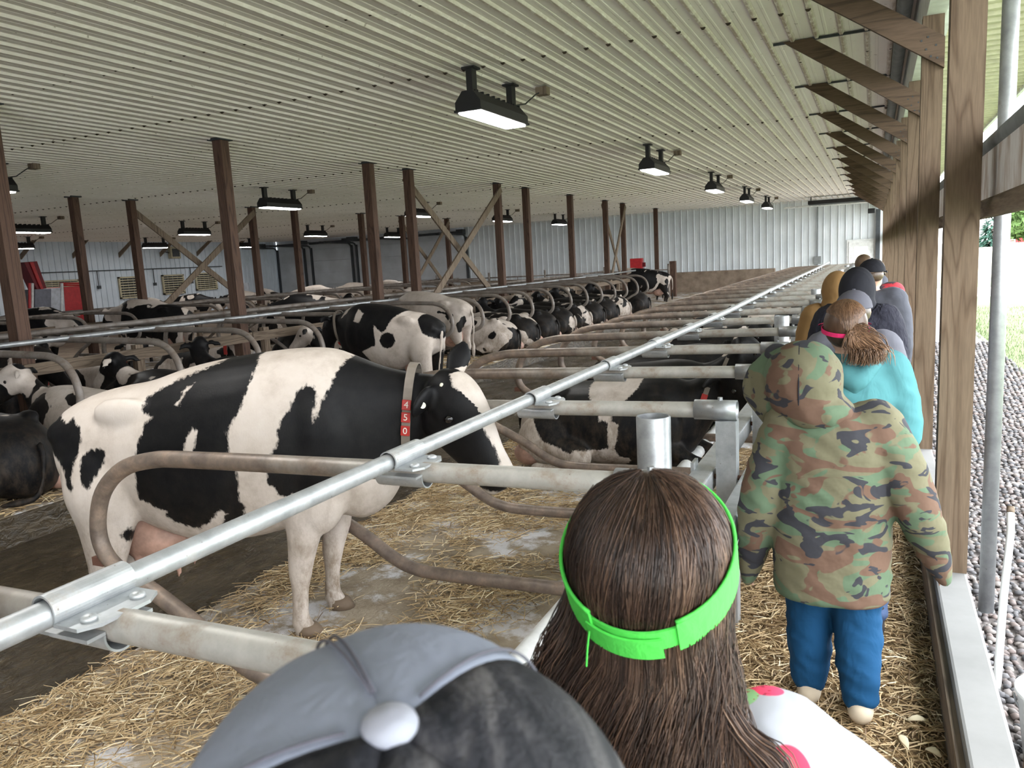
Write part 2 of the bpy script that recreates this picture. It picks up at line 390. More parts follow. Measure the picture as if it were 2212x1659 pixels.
# knee braces, conduit and box on the left wall
for k in range(7):
    y = 19.6 + 2.44*k
    tag(MB().prism([(XL + .05, 3.05), (XL + 1.25, ZC), (XL + 1.0, ZC), (XL + .05, 3.27)], 1, y, y + .06).obj('knee_brace', 'dusty_brace'), 'brown knee brace on the far side wall, %s from the left' % ORD[k], 'brace', 'knee braces along the far side wall')
cb = MB().tube([(XL + .085, 19, 2.45), (XL + .085, 33.5, 2.45)], .025, 6)
for y in (25.6, 28.8, 31.2): cb.tube([(XL + .085, y, 2.45), (XL + .085, y, 1.75)], .022, 6).box(XL + .06, XL + .16, y - .07, y + .07, 1.6, 1.75)
tag(cb.obj('conduit', 'dark_steel'), 'thin dark conduit with drops along the far side wall', 'conduit')
t_ = thing('control_box', 'grey vented box high on the far side wall', 'box', (XL + .055, 30.2, 2.94))
MB().box(0, .22, -.32, .32, 0, .62).obj('case', 'shutter', t_, bevel=.02)
MB().box(.22, .25, -.22, .22, .1, .5).obj('grille', 'dark_steel', t_)
MB().tube([(.1, -.3, .3), (.1, -.6, .35), (.1, -.75, .8)], .025, 6).obj('cable', 'dark_steel', t_)

# floors
def slab(name, x0, x1, y0, y1, z0, z1, mat, label):
    return struct(MB().box(x0, x1, y0, y1, z0, z1).obj(name, mat), label)
slab('floor', -.62, .28, -10.6, YB, -.5, 0, 'walk_floor', 'straw-strewn walkway floor')
slab('floor_stall_bed', -3.5, -.62, -10.6, YB, -.6, BED, 'stall_bed', 'stall bed dusted with lime under straw')
slab('floor_alley', -6.5, -3.5, -10.6, YB, -.6, ALLEY, 'wet_manure', 'wet brown manure alley')
slab('floor_middle_bed', -11.4, -6.5, -10.6, YB, -.6, -.1, 'stall_bed', 'middle double row of stall beds')
slab('floor_alley_far', -14.3, -11.4, -10.6, YB, -.6, ALLEY, 'wet_manure', 'second manure alley')
slab('floor_far_bed', -19.3, -14.3, -10.6, YB, -.6, -.1, 'stall_bed', 'far double row of stall beds')
slab('floor_far', XL, -19.3, -10.6, YB, -.6, -.25, 'stained_concrete', 'brown concrete floor of the far side')
slab('curb_middle', -6.5, -6.455, -10.6, YB, -.5, -.105, 'wet_manure', 'dark dirty curb face of the middle stall beds')
# curb under the side posts
cu = MB().box(.276, .412, -10.6, YB, -.4, .21).obj('curb', 'curb_concrete', bevel=.012); struct(cu, 'pale concrete curb the side posts stand on')
cu = MB().box(.252, .2755, -10.6, YB, -.1, .165).obj('curb_board', 'dusty_plank'); struct(cu, 'brown board along the inner side of the curb')
# header above the side posts
hd = sempty('header', (0, 0, 0), 'white clad header and grey duct above the side posts')
MB().box(.3, .42, -10.6, YB, 3.28, ZC + .1).obj('clad_beam', 'white_trim', hd)
MB().tube([(.2, -4.5, 3.74), (.2, YB - .2, 3.74)], .062, 12).obj('duct', 'grey_duct', hd, smooth=True)
# eave soffit, ribs across
sf = sempty('soffit', (0, 0, 3.55), 'cream ribbed soffit under the eave')
mb = MB(); pr2 = sheet_profile(4, .2285, .03); n2 = len(pr2)
mb.add([(0, x, z) for x, z in pr2] + [(1.22, x, z) for x, z in pr2], [(i, i + n2, i + 1 + n2, i + 1) for i in range(n2 - 1)])
ss = mb.mesh('soffit_panel', 'cream_soffit')
for i in range(46): inst('soffit_panel', ss, sf, (.42, -4.4 + i*.914, 0))
MB().box(1.6, 1.64, -10.6, YB, -.05, .22).obj('fascia', 'white_trim', sf)
MB().box(.42, .5, -10.6, YB, -.16, .02).obj('inner_trim', 'white_trim', sf)

# side posts: three-ply laminated pine with knee braces
ply = MB().box(0, .134, 0, .037, .21, 3.28).mesh('ply', 'treated_pine')
brm = MB().prism([(-.885, ZC - .01), (.414, 2.915), (.414, 3.12), (-.61, ZC - .01)], 1, -.04, -.002).mesh('knee_brace', 'treated_brace')
brs = MB(); 
for x, z in [(.33, 3.0), (.36, 3.07), (.30, 3.05), (.27, 3.11), (.37, 2.985), (.31, 3.13)]: brs.box(x - .006, x + .006, -.044, -.04, z - .006, z + .006)
brs = brs.mesh('nail', 'dark_steel')
strip = MB().box(-.98, .27, -.03, -.005, ZC - .028, ZC - .004).mesh('seam_strip', 'dark_steel')
for k in range(-2, 14):
    y = 3.97 + 2.44*k
    nm = 'nearest in view' if k == 0 else ('behind the camera, %s' % ORD[-k - 1] if k < 0 else '%s beyond the nearest' % ORD[k - 1])
    p = thing('side_post', 'laminated pine side post on the curb, ' + nm, 'post', (.277, y, 0), group='side posts')
    for q in range(3): inst('ply', ply, p, (.0007*(q % 2), q*.0385, 0))
    br = thing('knee_brace', 'brown knee brace to the ceiling from the side post ' + nm, 'brace', (0, y, 0), group='side knee braces')
    inst('board', brm, br); inst('nails', brs, br)['kind'] = 'stuff'; inst('seam_strip', strip, br)

# rolled-up side curtain outside the posts
cr = thing('curtain_roll', 'rolled-up white and brown side curtain outside the posts', 'curtain', (.5, 0, 2.0))
MB().tube([(0, -4, .17), (0, YB, .17)], .048, 12).obj('upper_roll', 'grey_duct', cr, smooth=True)
MB().tube([(0, -4, -.11), (0, YB, -.11)], .05, 12).obj('lower_roll', 'dusty_plank', cr, smooth=True)
two('curtain_cloth', (.40, .31, .26), (.72, .7, .7), 2.5, .38, .56, .8, stretch=(1, 3, 1))
MB().box(-.032, .032, -4, YB, -.1, .16).obj('cloth', 'curtain_cloth', cr)
# ------------------------------------------------------------------ brown support posts and cross braces
def support(x, y, lab):
    p = thing('support_post', lab, 'post', (x, y, 0), group='brown support posts')
    MB().box(-.085, -.03, -.08, .08, -.1, ZC).obj('ply', 'stained_post', p)
    MB().box(-.028, .03, -.083, .083, -.1, ZC).obj('ply', 'stained_post', p)
    MB().box(.032, .085, -.08, .08, -.1, ZC).obj('ply', 'stained_post', p)
    MB().box(-.13, .13, -.13, .13, ZC - .035, ZC - .005).obj('cap_plate', 'dark_steel', p)
row1 = [5.75, 9.2, 13.0, 14.45, 18.75, 20.6, 24.15, 27.8, 30.0, 35.1]
for i, y in enumerate(row1): support(-8.94, y, 'dark brown support post of the nearer row, %s from the left' % ORD[i])
row2 = [8.9, 12.55, 14.1, 18.3, 20.2, 23.8, 26.5, 30.1, 35.4]
for i, y in enumerate(row2): support(-16.85, y, 'dark brown support post of the farther row, %s from the left' % ORD[i])
def xbrace(x, ya, yb, za, zb, lab):
    MBa = MB().bar((x - .112, ya, zb), (x - .112, yb, za), .04, .16); MBa.obj('cross_brace', 'dusty_brace')
    tag(bpy.context.scene.collection.objects[-1], 'falling board of the ' + lab, 'brace', 'cross braces')
    MB().bar((x + .112, ya, za), (x + .112, yb, zb), .04, .16).obj('cross_brace', 'dusty_brace')
    tag(bpy.context.scene.collection.objects[-1], 'rising board of the ' + lab, 'brace', 'cross braces')
xbrace(-8.94, 14.45, 18.75, .75, 3.66, 'large X brace in the nearer post row')
xbrace(-8.94, 27.8, 30.0, .85, 3.7, 'narrow X brace in the nearer post row')
xbrace(-16.85, 14.1, 18.3, .75, 3.66, 'large X brace at left in the farther post row')
xbrace(-16.85, 26.5, 30.1, .75, 3.66, 'X brace in front of the overhead doors')

# ------------------------------------------------------------------ ceiling lights
def light_meshes():
    h = MB()
    L = .62; w = .15
    prof = [(-w, 0), (-w, .09), (-.06, .2), (.06, .2), (w, .09), (w, 0)]
    h.rings([[(x, -L, z) for x, z in prof], [(x, L, z) for x, z in prof]])
    h.box(-w - .012, w + .012, -L - .012, L + .012, -.012, .012)
    fins = MB()
    for k in range(9): fins.box(-.055, .055, -L + .14 + k*.135, -L + .16 + k*.135, .2, .225)
    lens = MB().rings([[(-.132, -L + .03, -.012), (.132, -L + .03, -.012), (.132, L - .03, -.012), (-.132, L - .03, -.012)], [(-.125, -L + .04, -.028), (.125, -L + .04, -.028), (.125, L - .04, -.028), (-.125, L - .04, -.028)]])
    br = MB().box(-.035, .035, -.055, .055, .18, .45).box(-.075, .075, -.075, .075, .43, .45).box(-.05, .05, -.02, .02, .14, .22)
    cab = MB().tube([(.05, L - .12, .21), (.12, L + .02, .24), (.2, L + .16, .36), (.24, L + .24, .4)], .009, 6)
    jb = MB().box(.18, .32, L + .2, L + .32, .36, .45)
    return h.mesh('housing', 'black_housing'), fins.mesh('cooling_fin', 'black_housing'), lens.mesh('lens', 'lamp_lens'), br.mesh('bracket', 'black_housing'), cab.mesh('cable', 'black_plastic'), jb.mesh('junction_box', 'dusty_brace')
LM = light_meshes()
def clight(x, y, lab):
    t_ = thing('ceiling_light', lab, 'light', (x, y, ZC - .47), group='ceiling lights')
    inst('housing', LM[0], t_); inst('cooling_fins', LM[1], t_); inst('lens', LM[2], t_)
    inst('bracket', LM[3], t_, (0, -.5, 0)); inst('bracket', LM[3], t_, (0, .5, 0))
    inst('cable', LM[4], t_); inst('junction_box', LM[5], t_)
for i, y in enumerate([2.0, 8.2, 15.35, 21.7, 27.5, 33.0]):
    clight(-3.9, y, 'lit black ceiling light above the nearest stalls, %s' % ('out of view overhead' if i == 0 else ORD[i - 1] + ' in view'))
for i, y in enumerate([7.95, 15.05, 21.4, 27.5, 33.5]):
    clight(-12.95, y, 'lit black ceiling light above the second alley, %s from the left' % ORD[i])
for i, y in enumerate([14.7, 20.75, 27.4, 33.4]):
    clight(-21.8, y, 'lit black ceiling light in the third row across the barn, %s from the left' % ORD[i])
for i, y in enumerate([19.9, 26.4, 32.0]):
    clight(-30.3, y, 'lit black ceiling light nearest the far side wall, %s from the left' % ORD[i])

# ------------------------------------------------------------------ stalls
# loop profile in the x-z plane, origin at the front post, x pointing to the rear (negative)
def smooth_path(pts, per=5):
    out = []; P = [Vector(p) for p in pts]; P = [P[0]*2 - P[1]] + P + [P[-1]*2 - P[-2]]
    for i in range(1, len(P) - 2):
        for k in range(per):
            t = k/per; a, b, c, d = P[i - 1], P[i], P[i + 1], P[i + 2]
            out.append(.5*((2*b) + (c - a)*t + (2*a - 5*b + 4*c - d)*t*t + (3*b - a - 3*c + d)*t**3))
    out.append(P[-2]); return out
LOOP = [(-.62, 1.035), (-1.7, 1.018), (-2.6, 1.0), (-2.85, .985), (-3.05, .93), (-3.2, .81), (-3.265, .65), (-3.25, .53), (-3.16, .445), (-3.0, .385), (-2.69, .235), (-2.5, .12), (-2.36, .065), (-2.15, .05), (-1.5, .06), (-.64, .07)]
lp = smooth_path([(x, 0, z) for x, z in LOOP], 5)
loopm = MB().tube(lp, .037, 14).mesh('loop', 'loop_pipe', True)
sleeve = MB().rings([[(x, r*math.cos(a*math.pi/8), 1.035 + r*math.sin(a*math.pi/8)) for a in range(16)] for x, r in ((-.74, .039), (-.745, .047), (-.555, .047), (-.555, .041), (-.66, .041))], False).mesh('sleeve', 'galvanised_clean', True)
bolt = MB().tube([(-.63, 0, 1.08), (-.63, 0, 1.094)], .012, 6).mesh('bolt', 'galvanised_clean')
fpost = MB().box(-.645, -.555, -.045, .045, -.15, .99).mesh('front_post', 'galvanised')
xbolt = MB().tube([(-.75, 0, .72), (-.45, 0, .72)], .012, 8).mesh('cross_bolt', 'rust')
xplate = MB().box(-.47, -.455, -.05, .05, .66, .79).mesh('bolt_plate', 'galvanised')
tab = MB().box(-3.3, -3.23, -.03, .03, .46, .5).mesh('weld_tab', 'rust')
Y1 = [-1.35, -.14, 1.07, 2.33, 3.56, 4.74, 5.9] + [7.1 + 1.2*k for k in range(21)]
for i, y in enumerate(Y1):
    if i < 2: lab = 'galvanised stall divider of the nearest row, %s' % ('beside the camera' if i == 1 else 'behind the camera')
    else: lab = 'galvanised stall divider loop of the nearest row, %s from the bottom left corner' % ORD[i - 2]
    t_ = thing('stall_divider', lab, 'stall divider', (0, y, 0), group='dividers of the nearest stall row')
    inst('loop', loopm, t_); inst('sleeve', sleeve, t_); inst('bolt', bolt, t_); inst('front_post', fpost, t_)
    if i < 14: inst('cross_bolt', xbolt, t_); inst('bolt_plate', xplate, t_); inst('bolt_plate', xplate, t_, (-.29, 0, 0)); inst('weld_tab', tab, t_)
# neck rail with clamps
nr = thing('neck_rail', 'long galvanised neck rail running over the nearest stall dividers', 'rail', (-1.53, 0, 1.078))
MB().tube([(-.05, -2, 0), (-.04, 1.0, -.005), (0, 5, 0), (.03, 9, .0), (-.0, 13, .01), (0, 24, .03), (.0, 31.4, .06)], .0305, 14).obj('pipe', 'galvanised', nr, smooth=True)
def halfring(mb, c, ax, r, L, a0, a1, n=22, th=.005):
    rings = []
    for rr in (r, r + th):
        for e in (-L/2, L/2):
            rings.append([( (c[0] + e, c[1] + rr*math.cos(a), c[2] + rr*math.sin(a)) if ax == 0 else (c[0] + rr*math.cos(a), c[1] + e, c[2] + rr*math.sin(a)) ) for a in [a0 + (a1 - a0)*k/n for k in range(n + 1)]])
    r0_, r1_, r2_, r3_ = rings
    mb.rings([r0_, r1_, r3_, r2_, r0_], False, False)
sad = MB(); halfring(sad, (0, 0, 0), 1, .032, .2, R_(-35), R_(215))
sad.prism([(.026, -.1), (.1, -.1), (.125, -.06), (.125, .06), (.1, .1), (.026, .1)], 2, -.03, -.022)
sad.add([(.026, -.1, -.03), (.036, -.1, -.005), (.036, .1, -.005), (.026, .1, -.03)], [(0, 1, 2, 3), (3, 2, 1, 0)])
sadm = sad.mesh('saddle', 'galvanised', False)
bo = MB().lathe([(.0, -.022), (.018, -.022), (.017, -.014), (.008, -.009), (0, -.009)], 10, (.085, 0, 0))
bom = bo.mesh('carriage_bolt', 'galvanised', True)
lo = MB(); halfring(lo, (0, 0, -.07), 0, .039, .2, R_(170), R_(370))
for s_ in (-1, 1): lo.box(-.1, .1, s_*.06 - .022, s_*.06 + .022, -.062, -.054)
lom = lo.mesh('lower_clamp', 'galvanised')
for i, y in enumerate(Y1[:24]):
    x0 = {2: -.04, 3: -.02, 4: -.005}.get(i, 0)
    inst('saddle', sadm, nr, (x0, y, .002)); inst('carriage_bolt', bom, nr, (x0, y - .06, .002)); inst('carriage_bolt', bom, nr, (x0, y + .06, .002)); inst('lower_clamp', lom, nr, (x0, y, 0))
# front rails, brisket pipe, round bollards
tag(MB().box(-.755, -.66, -4, 31.5, .66, .755).obj('front_rail', 'galvanised', bevel=.008), 'square galvanised rail on the cow side of the front posts', 'rail')
tag(MB().box(-.54, -.47, -4, 31.5, .62, .735).obj('front_rail', 'galvanised', bevel=.008), 'square galvanised rail on the walkway side of the front posts', 'rail')
tag(MB().tube([(-1.4, -4, .0), (-1.4, 31.5, .0)], .055, 14).obj('brisket_pipe', 'white_pvc', smooth=True), 'white plastic brisket pipe lying along the nearest stall beds', 'pipe')
for i, y in enumerate([3.02, 7.85, 12.65, 17.5, 22.3, 27.1]):
    b_ = MB(); k = 24
    prof = [(.069, -.15), (.069, 1.108), (.067, 1.112), (.061, 1.11), (.061, .95), (0, .95)]
    b_.rings([[(r*math.cos(2*math.pi*a/k), r*math.sin(2*math.pi*a/k), z) for a in range(k)] for r, z in prof], False)
    o = b_.obj('pipe_bollard', 'galvanised_clean', smooth=False); o.location = (-.8, y, 0)
    tag(o, 'open-topped round steel pipe standing by the front rail, %s from the camera' % ORD[i], 'pipe', 'round pipes along the front rail')
    for pp in o.data.polygons: pp.use_smooth = True
    md = o.modifiers.new('es', 'EDGE_SPLIT'); md.split_angle = R_(35)

# middle double row: loops opening toward us, mirrored loops behind, boards between
def srow(xc, sgn, ys, zoff, lab, grp, sx=.775, mat=True):
    for i, y in enumerate(ys):
        t_ = thing('stall_divider', lab % ORD[i], 'stall divider', (xc, y, zoff), group=grp)
        inst('loop', loop2, t_, (0, 0, 0), (0, 0, 0 if sgn < 0 else math.pi))
lp2 = [(x + .6)*.8 for x, z in LOOP]
LOOP2 = [((x + .6)*.79 - .02, z + .02) for x, z in LOOP]
loop2 = MB().tube(smooth_path([(x, 0, z) for x, z in LOOP2], 4), .036, 10).mesh('loop', 'galvanised_dirty', True)
Y2 = [3.63 + 1.205*k for k in range(19)]
srow(-8.9, 1, Y2, .1, 'rusty stall loop of the middle row facing us, %s from the left', 'loops of the middle row facing us')
srow(-8.98, -1, Y2[1:], .1, 'rusty stall loop of the middle row facing away, %s from the left', 'loops of the middle row facing away')
Y3 = [6.0 + 1.22*k for k in range(20)]
srow(-16.8, 1, Y3, .1, 'stall loop of the far row facing us, %s from the left', 'loops of the far row facing us')
for x, z, lab, mt_, r in ((-8.5, 1.17, 'blue-grey neck rail of the middle row nearer us', 'galvanised_clean', .03), (-9.45, 1.21, 'brownish neck rail of the middle row on its far side', 'galvanised_dirty', .035), (-16.4, 1.17, 'dusty neck rail of the far row', 'galvanised_dirty', .03), (-17.3, 1.17, 'dusty neck rail on the far side of the far row', 'galvanised_dirty', .035)):
    tag(MB().tube([(x, 2, z), (x, 26, z), (x, 30, z + .03)], r, 8).obj('neck_rail', mt_, smooth=True), lab, 'rail')
for xc, ys, nm in ((-8.94, [4.85 + 2.41*k for k in range(12)], 'middle'), (-16.85, [6.0 + 2.44*k for k in range(11)], 'far')):
    bd = thing('plank_divider', 'brown plank fence down the centre of the %s double row' % nm, 'fence', (xc, 0, 0))
    for k in range(9):
        y0 = 2.0 + 3.66*k
        if y0 < 32: MB().box(.09, .135, y0, y0 + 3.64, .76, .9).obj('plank', 'dusty_plank', bd)
    for y in ys: MB().box(.0, .088, y - .06, y + .06, -.1, .95).obj('post', 'dusty_brace', bd)
# ------------------------------------------------------------------ fused organic shapes
def interp(secs, per=4):
    """Catmull-Rom over tuples of floats"""
    P = [np.array(s, float) for s in secs]; P = [2*P[0] - P[1]] + P + [2*P[-1] - P[-2]]; out = []
    for i in range(1, len(P) - 2):
        for k in range(per):
            t = k/per; a, b, c, d = P[i - 1], P[i], P[i + 1], P[i + 2]
            out.append(.5*(2*b + (c - a)*t + (2*a - 5*b + 4*c - d)*t*t + (3*b - a - 3*c + d)*t**3))
    out.append(P[-2]); return out
def ring(c, s, u, a, bt, bb, p=2.2, n=24):
    out = []
    for k in range(n):
        th = 2*math.pi*k/n; co, si = math.cos(th), math.sin(th)
        x = math.copysign(abs(co)**(2/p), co)*a; y = math.copysign(abs(si)**(2/p), si)*(bt if si > 0 else bb)
        out.append(tuple(Vector(c) + Vector(s)*x + Vector(u)*y))
    return out
def limb(mb, pts, side=(0, 1, 0), n=14, per=4, cap=True, flat=1.0):
    """pts: (x,y,z,r) or (x,y,z,ra,rb): tapered tube; ra along side, rb across"""
    pts = [tuple(p) if len(p) == 5 else (*p, p[3]*flat) for p in pts]
    P = interp(pts, per); rings = []
    for i, q in enumerate(P):
        a = P[max(i - 1, 0)]; b = P[min(i + 1, len(P) - 1)]; T = Vector(b[:3] - a[:3]).normalized()
        s = Vector(side); s = (s - T*s.dot(T))
        if s.length < 1e-4: s = T.orthogonal()
        s.normalize(); u = T.cross(s)
        rings.append(ring(q[:3], s, u, max(q[3], .002), max(q[4], .002), max(q[4], .002), 2.0, n))
    # round the ends
    def endcap(i, sgn):
        q = P[i]; T = Vector(P[-1][:3] - P[-2][:3]).normalized() if sgn > 0 else Vector(P[0][:3] - P[1][:3]).normalized()
        c = Vector(q[:3]); r = rings[i]; m = min(q[3], q[4]); out = []
        for f, o in ((.85, .5), (.5, .85), (.12, .98)):
            out.append([tuple(c + (Vector(v) - c)*f + T*m*o) for v in r])
        return out
    e = endcap(-1, 1); s0 = endcap(0, -1)
    return mb.rings(s0[::-1] + rings + e)
def fuse(mb, voxel, smooth=5, name='tmp', fac=.5):
    me = mb.mesh(name, [])
    ob = bpy.data.objects.new(name, me); COL.objects.link(ob)
    r = ob.modifiers.new('r', 'REMESH'); r.mode = 'VOXEL'; r.voxel_size = voxel; r.use_smooth_shade = True
    if smooth:
        s = ob.modifiers.new('s', 'SMOOTH'); s.factor = fac; s.iterations = smooth
    dg = bpy.context.evaluated_depsgraph_get(); dg.update()
    out = bpy.data.meshes.new_from_object(ob.evaluated_get(dg))
    bpy.data.objects.remove(ob); bpy.data.meshes.remove(me)
    out.name = name; out.materials.clear()
    out.polygons.foreach_set('use_smooth', [True]*len(out.polygons))
    return out
def verts(me):
    a = np.empty(len(me.vertices)*3); me.vertices.foreach_get('co', a); return a.reshape(-1, 3)
def setverts(me, a): me.vertices.foreach_set('co', np.ascontiguousarray(a).ravel()); me.update()
def fattr(me, name, val):
    a = me.attributes.get(name) or me.attributes.new(name, 'FLOAT', 'POINT'); a.data.foreach_set('value', np.asarray(val, dtype=np.float32))
def sdf_poly(P, poly):
    """signed distance (+ inside) of points (n,2) to polygon"""
    poly = np.array(poly, float); d = np.full(len(P), 1e9); ins = np.zeros(len(P), bool); m = len(poly)
    for i in range(m):
        a, b = poly[i], poly[(i + 1) % m]; e = b - a; w = P - a
        t = np.clip((w@e)/max(e@e, 1e-12), 0, 1); d = np.minimum(d, np.hypot(*(w - t[:, None]*e).T))
        c = ((a[1] <= P[:, 1]) & (b[1] > P[:, 1])) | ((b[1] <= P[:, 1]) & (a[1] > P[:, 1]))
        with np.errstate(divide='ignore', invalid='ignore'):
            xi = a[0] + (P[:, 1] - a[1])/(b[1] - a[1])*(b[0] - a[0])
        ins ^= c & (P[:, 0] < xi)
    return np.where(ins, d, -d)

# ------------------------------------------------------------------ cow coats
def coat(name, mode):
    m, t, b = nt(name, .5, 0, .16)
    v = coords(t)
    if mode == 'attr':
        at = N(t, 'ShaderNodeAttribute', attribute_name='patch')
        j = mth(t, 'MULTIPLY', mth(t, 'SUBTRACT', noise(t, coords(t, (1, 1, .45)), 55, 3, .6), .5), .05)
        f = mth(t, 'ADD', at.outputs['Fac'], j)
        fac = ramp(t, mth(t, 'ADD', mth(t, 'MULTIPLY', f, 12), .5), [(.42, (0, 0, 0)), (.58, (1, 1, 1))])
    else:
        oi = t.nodes.new('ShaderNodeObjectInfo')
        wv = N(t, 'ShaderNodeAttribute', attribute_name='white', attribute_type='OBJECT')
        sd = N(t, 'ShaderNodeAttribute', attribute_name='seed', attribute_type='OBJECT')
        n = t.nodes.new('ShaderNodeTexNoise'); n.noise_dimensions = '4D'
        n.inputs['Scale'].default_value = 1.9; n.inputs['Detail'].default_value = 3.0; n.inputs['Roughness'].default_value = .42; n.inputs['Distortion'].default_value = .5
        t.links.new(v, n.inputs['Vector']); t.links.new(sd.outputs['Fac'], n.inputs['W'])
        f = mth(t, 'SUBTRACT', n.outputs[0], wv.outputs['Fac'])
        fac = ramp(t, mth(t, 'ADD', mth(t, 'MULTIPLY', f, 18), .5), [(.42, (0, 0, 0)), (.58, (1, 1, 1))])
    n2 = noise(t, v, 5, 6, .65)
    wht = ramp(t, n2, [(.3, (.40, .342, .29)), (.5, (.52, .458, .405)), (.7, (.57, .512, .465))])
    so = t.nodes.new('ShaderNodeSeparateXYZ'); tc = t.nodes.new('ShaderNodeTexCoord'); t.links.new(tc.outputs['Object'], so.inputs[0])
    low = ramp(t, so.outputs[2], [(.1, (1, 1, 1)), (1.0, (0, 0, 0))])
    d = ramp(t, noise(t, coords(t, (1, 1, .5)), 11, 7, .78), [(.44, (0, 0, 0)), (.64, (1, 1, 1))])
    dirt = mth(t, 'MULTIPLY', mth(t, 'MULTIPLY', low.outputs[0], d.outputs[0]), .85)
    wcol = mixc(t, dirt, wht.outputs[0], (.17, .12, .075))
    blk = ramp(t, noise(t, v, 9, 5, .7), [(.3, (.003, .003, .004)), (.75, (.011, .0105, .0105))])
    bcol = mixc(t, mth(t, 'MULTIPLY', dirt, .35), blk.outputs[0], (.12, .085, .055))
    t.links.new(mixc(t, fac.outputs[0], wcol, bcol), b.inputs['Base Color'])
    bump(t, b, noise(t, coords(t, (1, 1, .3)), 150, 3), .15, .004)
    return m
coat('coat_marked', 'attr'); coat('coat_random', 'noise')
simple('udder_skin', (.40, .245, .19), .5, scale=12, var=.25, bmp=.1); simple('hoof', (.16, .115, .08), .7)
simple('eye', (.006, .005, .006), .08, spec=.8); simple('collar', (.2, .17, .14), .7); simple('tag_red', (.42, .03, .025), .45)
simple('ear_inside', (.05, .038, .034), .8); simple('tag_white', (.7, .68, .55), .5); simple('tag_yellow', (.75, .6, .03), .5); simple('print_white', (.8, .75, .68), .6); simple('muzzle', (.035, .03, .03), .35)

def headpose(pts, piv, yaw):
    c, s = math.cos(yaw), math.sin(yaw); out = []
    for p in pts:
        x, y = p[0] - piv[0], p[1] - piv[1]
        out.append((piv[0] + c*x - s*y, piv[1] + s*x + c*y, *p[2:]))
    return out
def loft_body(mb, secs, per=4, n=28, p=2.3):
    """secs: x, ztop, zbottom, halfwidth, y"""
    rings = []
    for q in interp([s if len(s) == 5 else (*s, 0) for s in secs], per):
        x, zt, zb, w, y = q; zc = zb + (zt - zb)*.5
        rings.append(ring((x, y, zc), (0, 1, 0), (0, 0, 1), w, zt - zc, zc - zb, p, n))
    def shrink(r, f, dx):
        c = sum((Vector(v) for v in r), Vector())/len(r); return [tuple(c + (Vector(v) - c)*f + Vector((dx, 0, 0))) for v in r]
    r0_, r1_ = rings[0], rings[-1]
    return mb.rings([shrink(r0_, .15, -.05), shrink(r0_, .7, -.035)] + rings + [shrink(r1_, .7, .03), shrink(r1_, .15, .04)])
def loft_head(mb, secs, yaw, piv, per=4):
    """secs: x, z, half-height, half-width along the head axis, drawn in the x-z plane then turned by yaw"""
    P = interp(secs, per); rings = []; c_, s_ = math.cos(yaw), math.sin(yaw)
    def turn(v):
        x, y = v[0] - piv[0], v[1] - piv[1]; return (piv[0] + c_*x - s_*y, piv[1] + s_*x + c_*y, v[2])
    for i, q in enumerate(P):
        a = P[max(i - 1, 0)]; b = P[min(i + 1, len(P) - 1)]; T = Vector((b[0] - a[0], 0, b[1] - a[1])).normalized()
        u = Vector((-T.z, 0, T.x))
        rings.append([turn(v) for v in ring((q[0], 0, q[1]), (0, 1, 0), u, q[3], q[2], q[2], 2.3, 20)])
    def shrink(r, f, o):
        c = sum((Vector(v) for v in r), Vector())/len(r); return [tuple(c + (Vector(v) - c)*f + o) for v in r]
    T1 = (Vector(rings[-1][0]) + Vector(rings[-1][10]) - Vector(rings[-2][0]) - Vector(rings[-2][10])).normalized()
    mb.rings([shrink(rings[0], .3, T1*-.03)] + rings + [shrink(rings[-1], .75, T1*.018), shrink(rings[-1], .2, T1*.026)])
    return turn
def blob(mb, c, r):
    mb.ell(c, r[0], r[1], r[2], 14, 9)

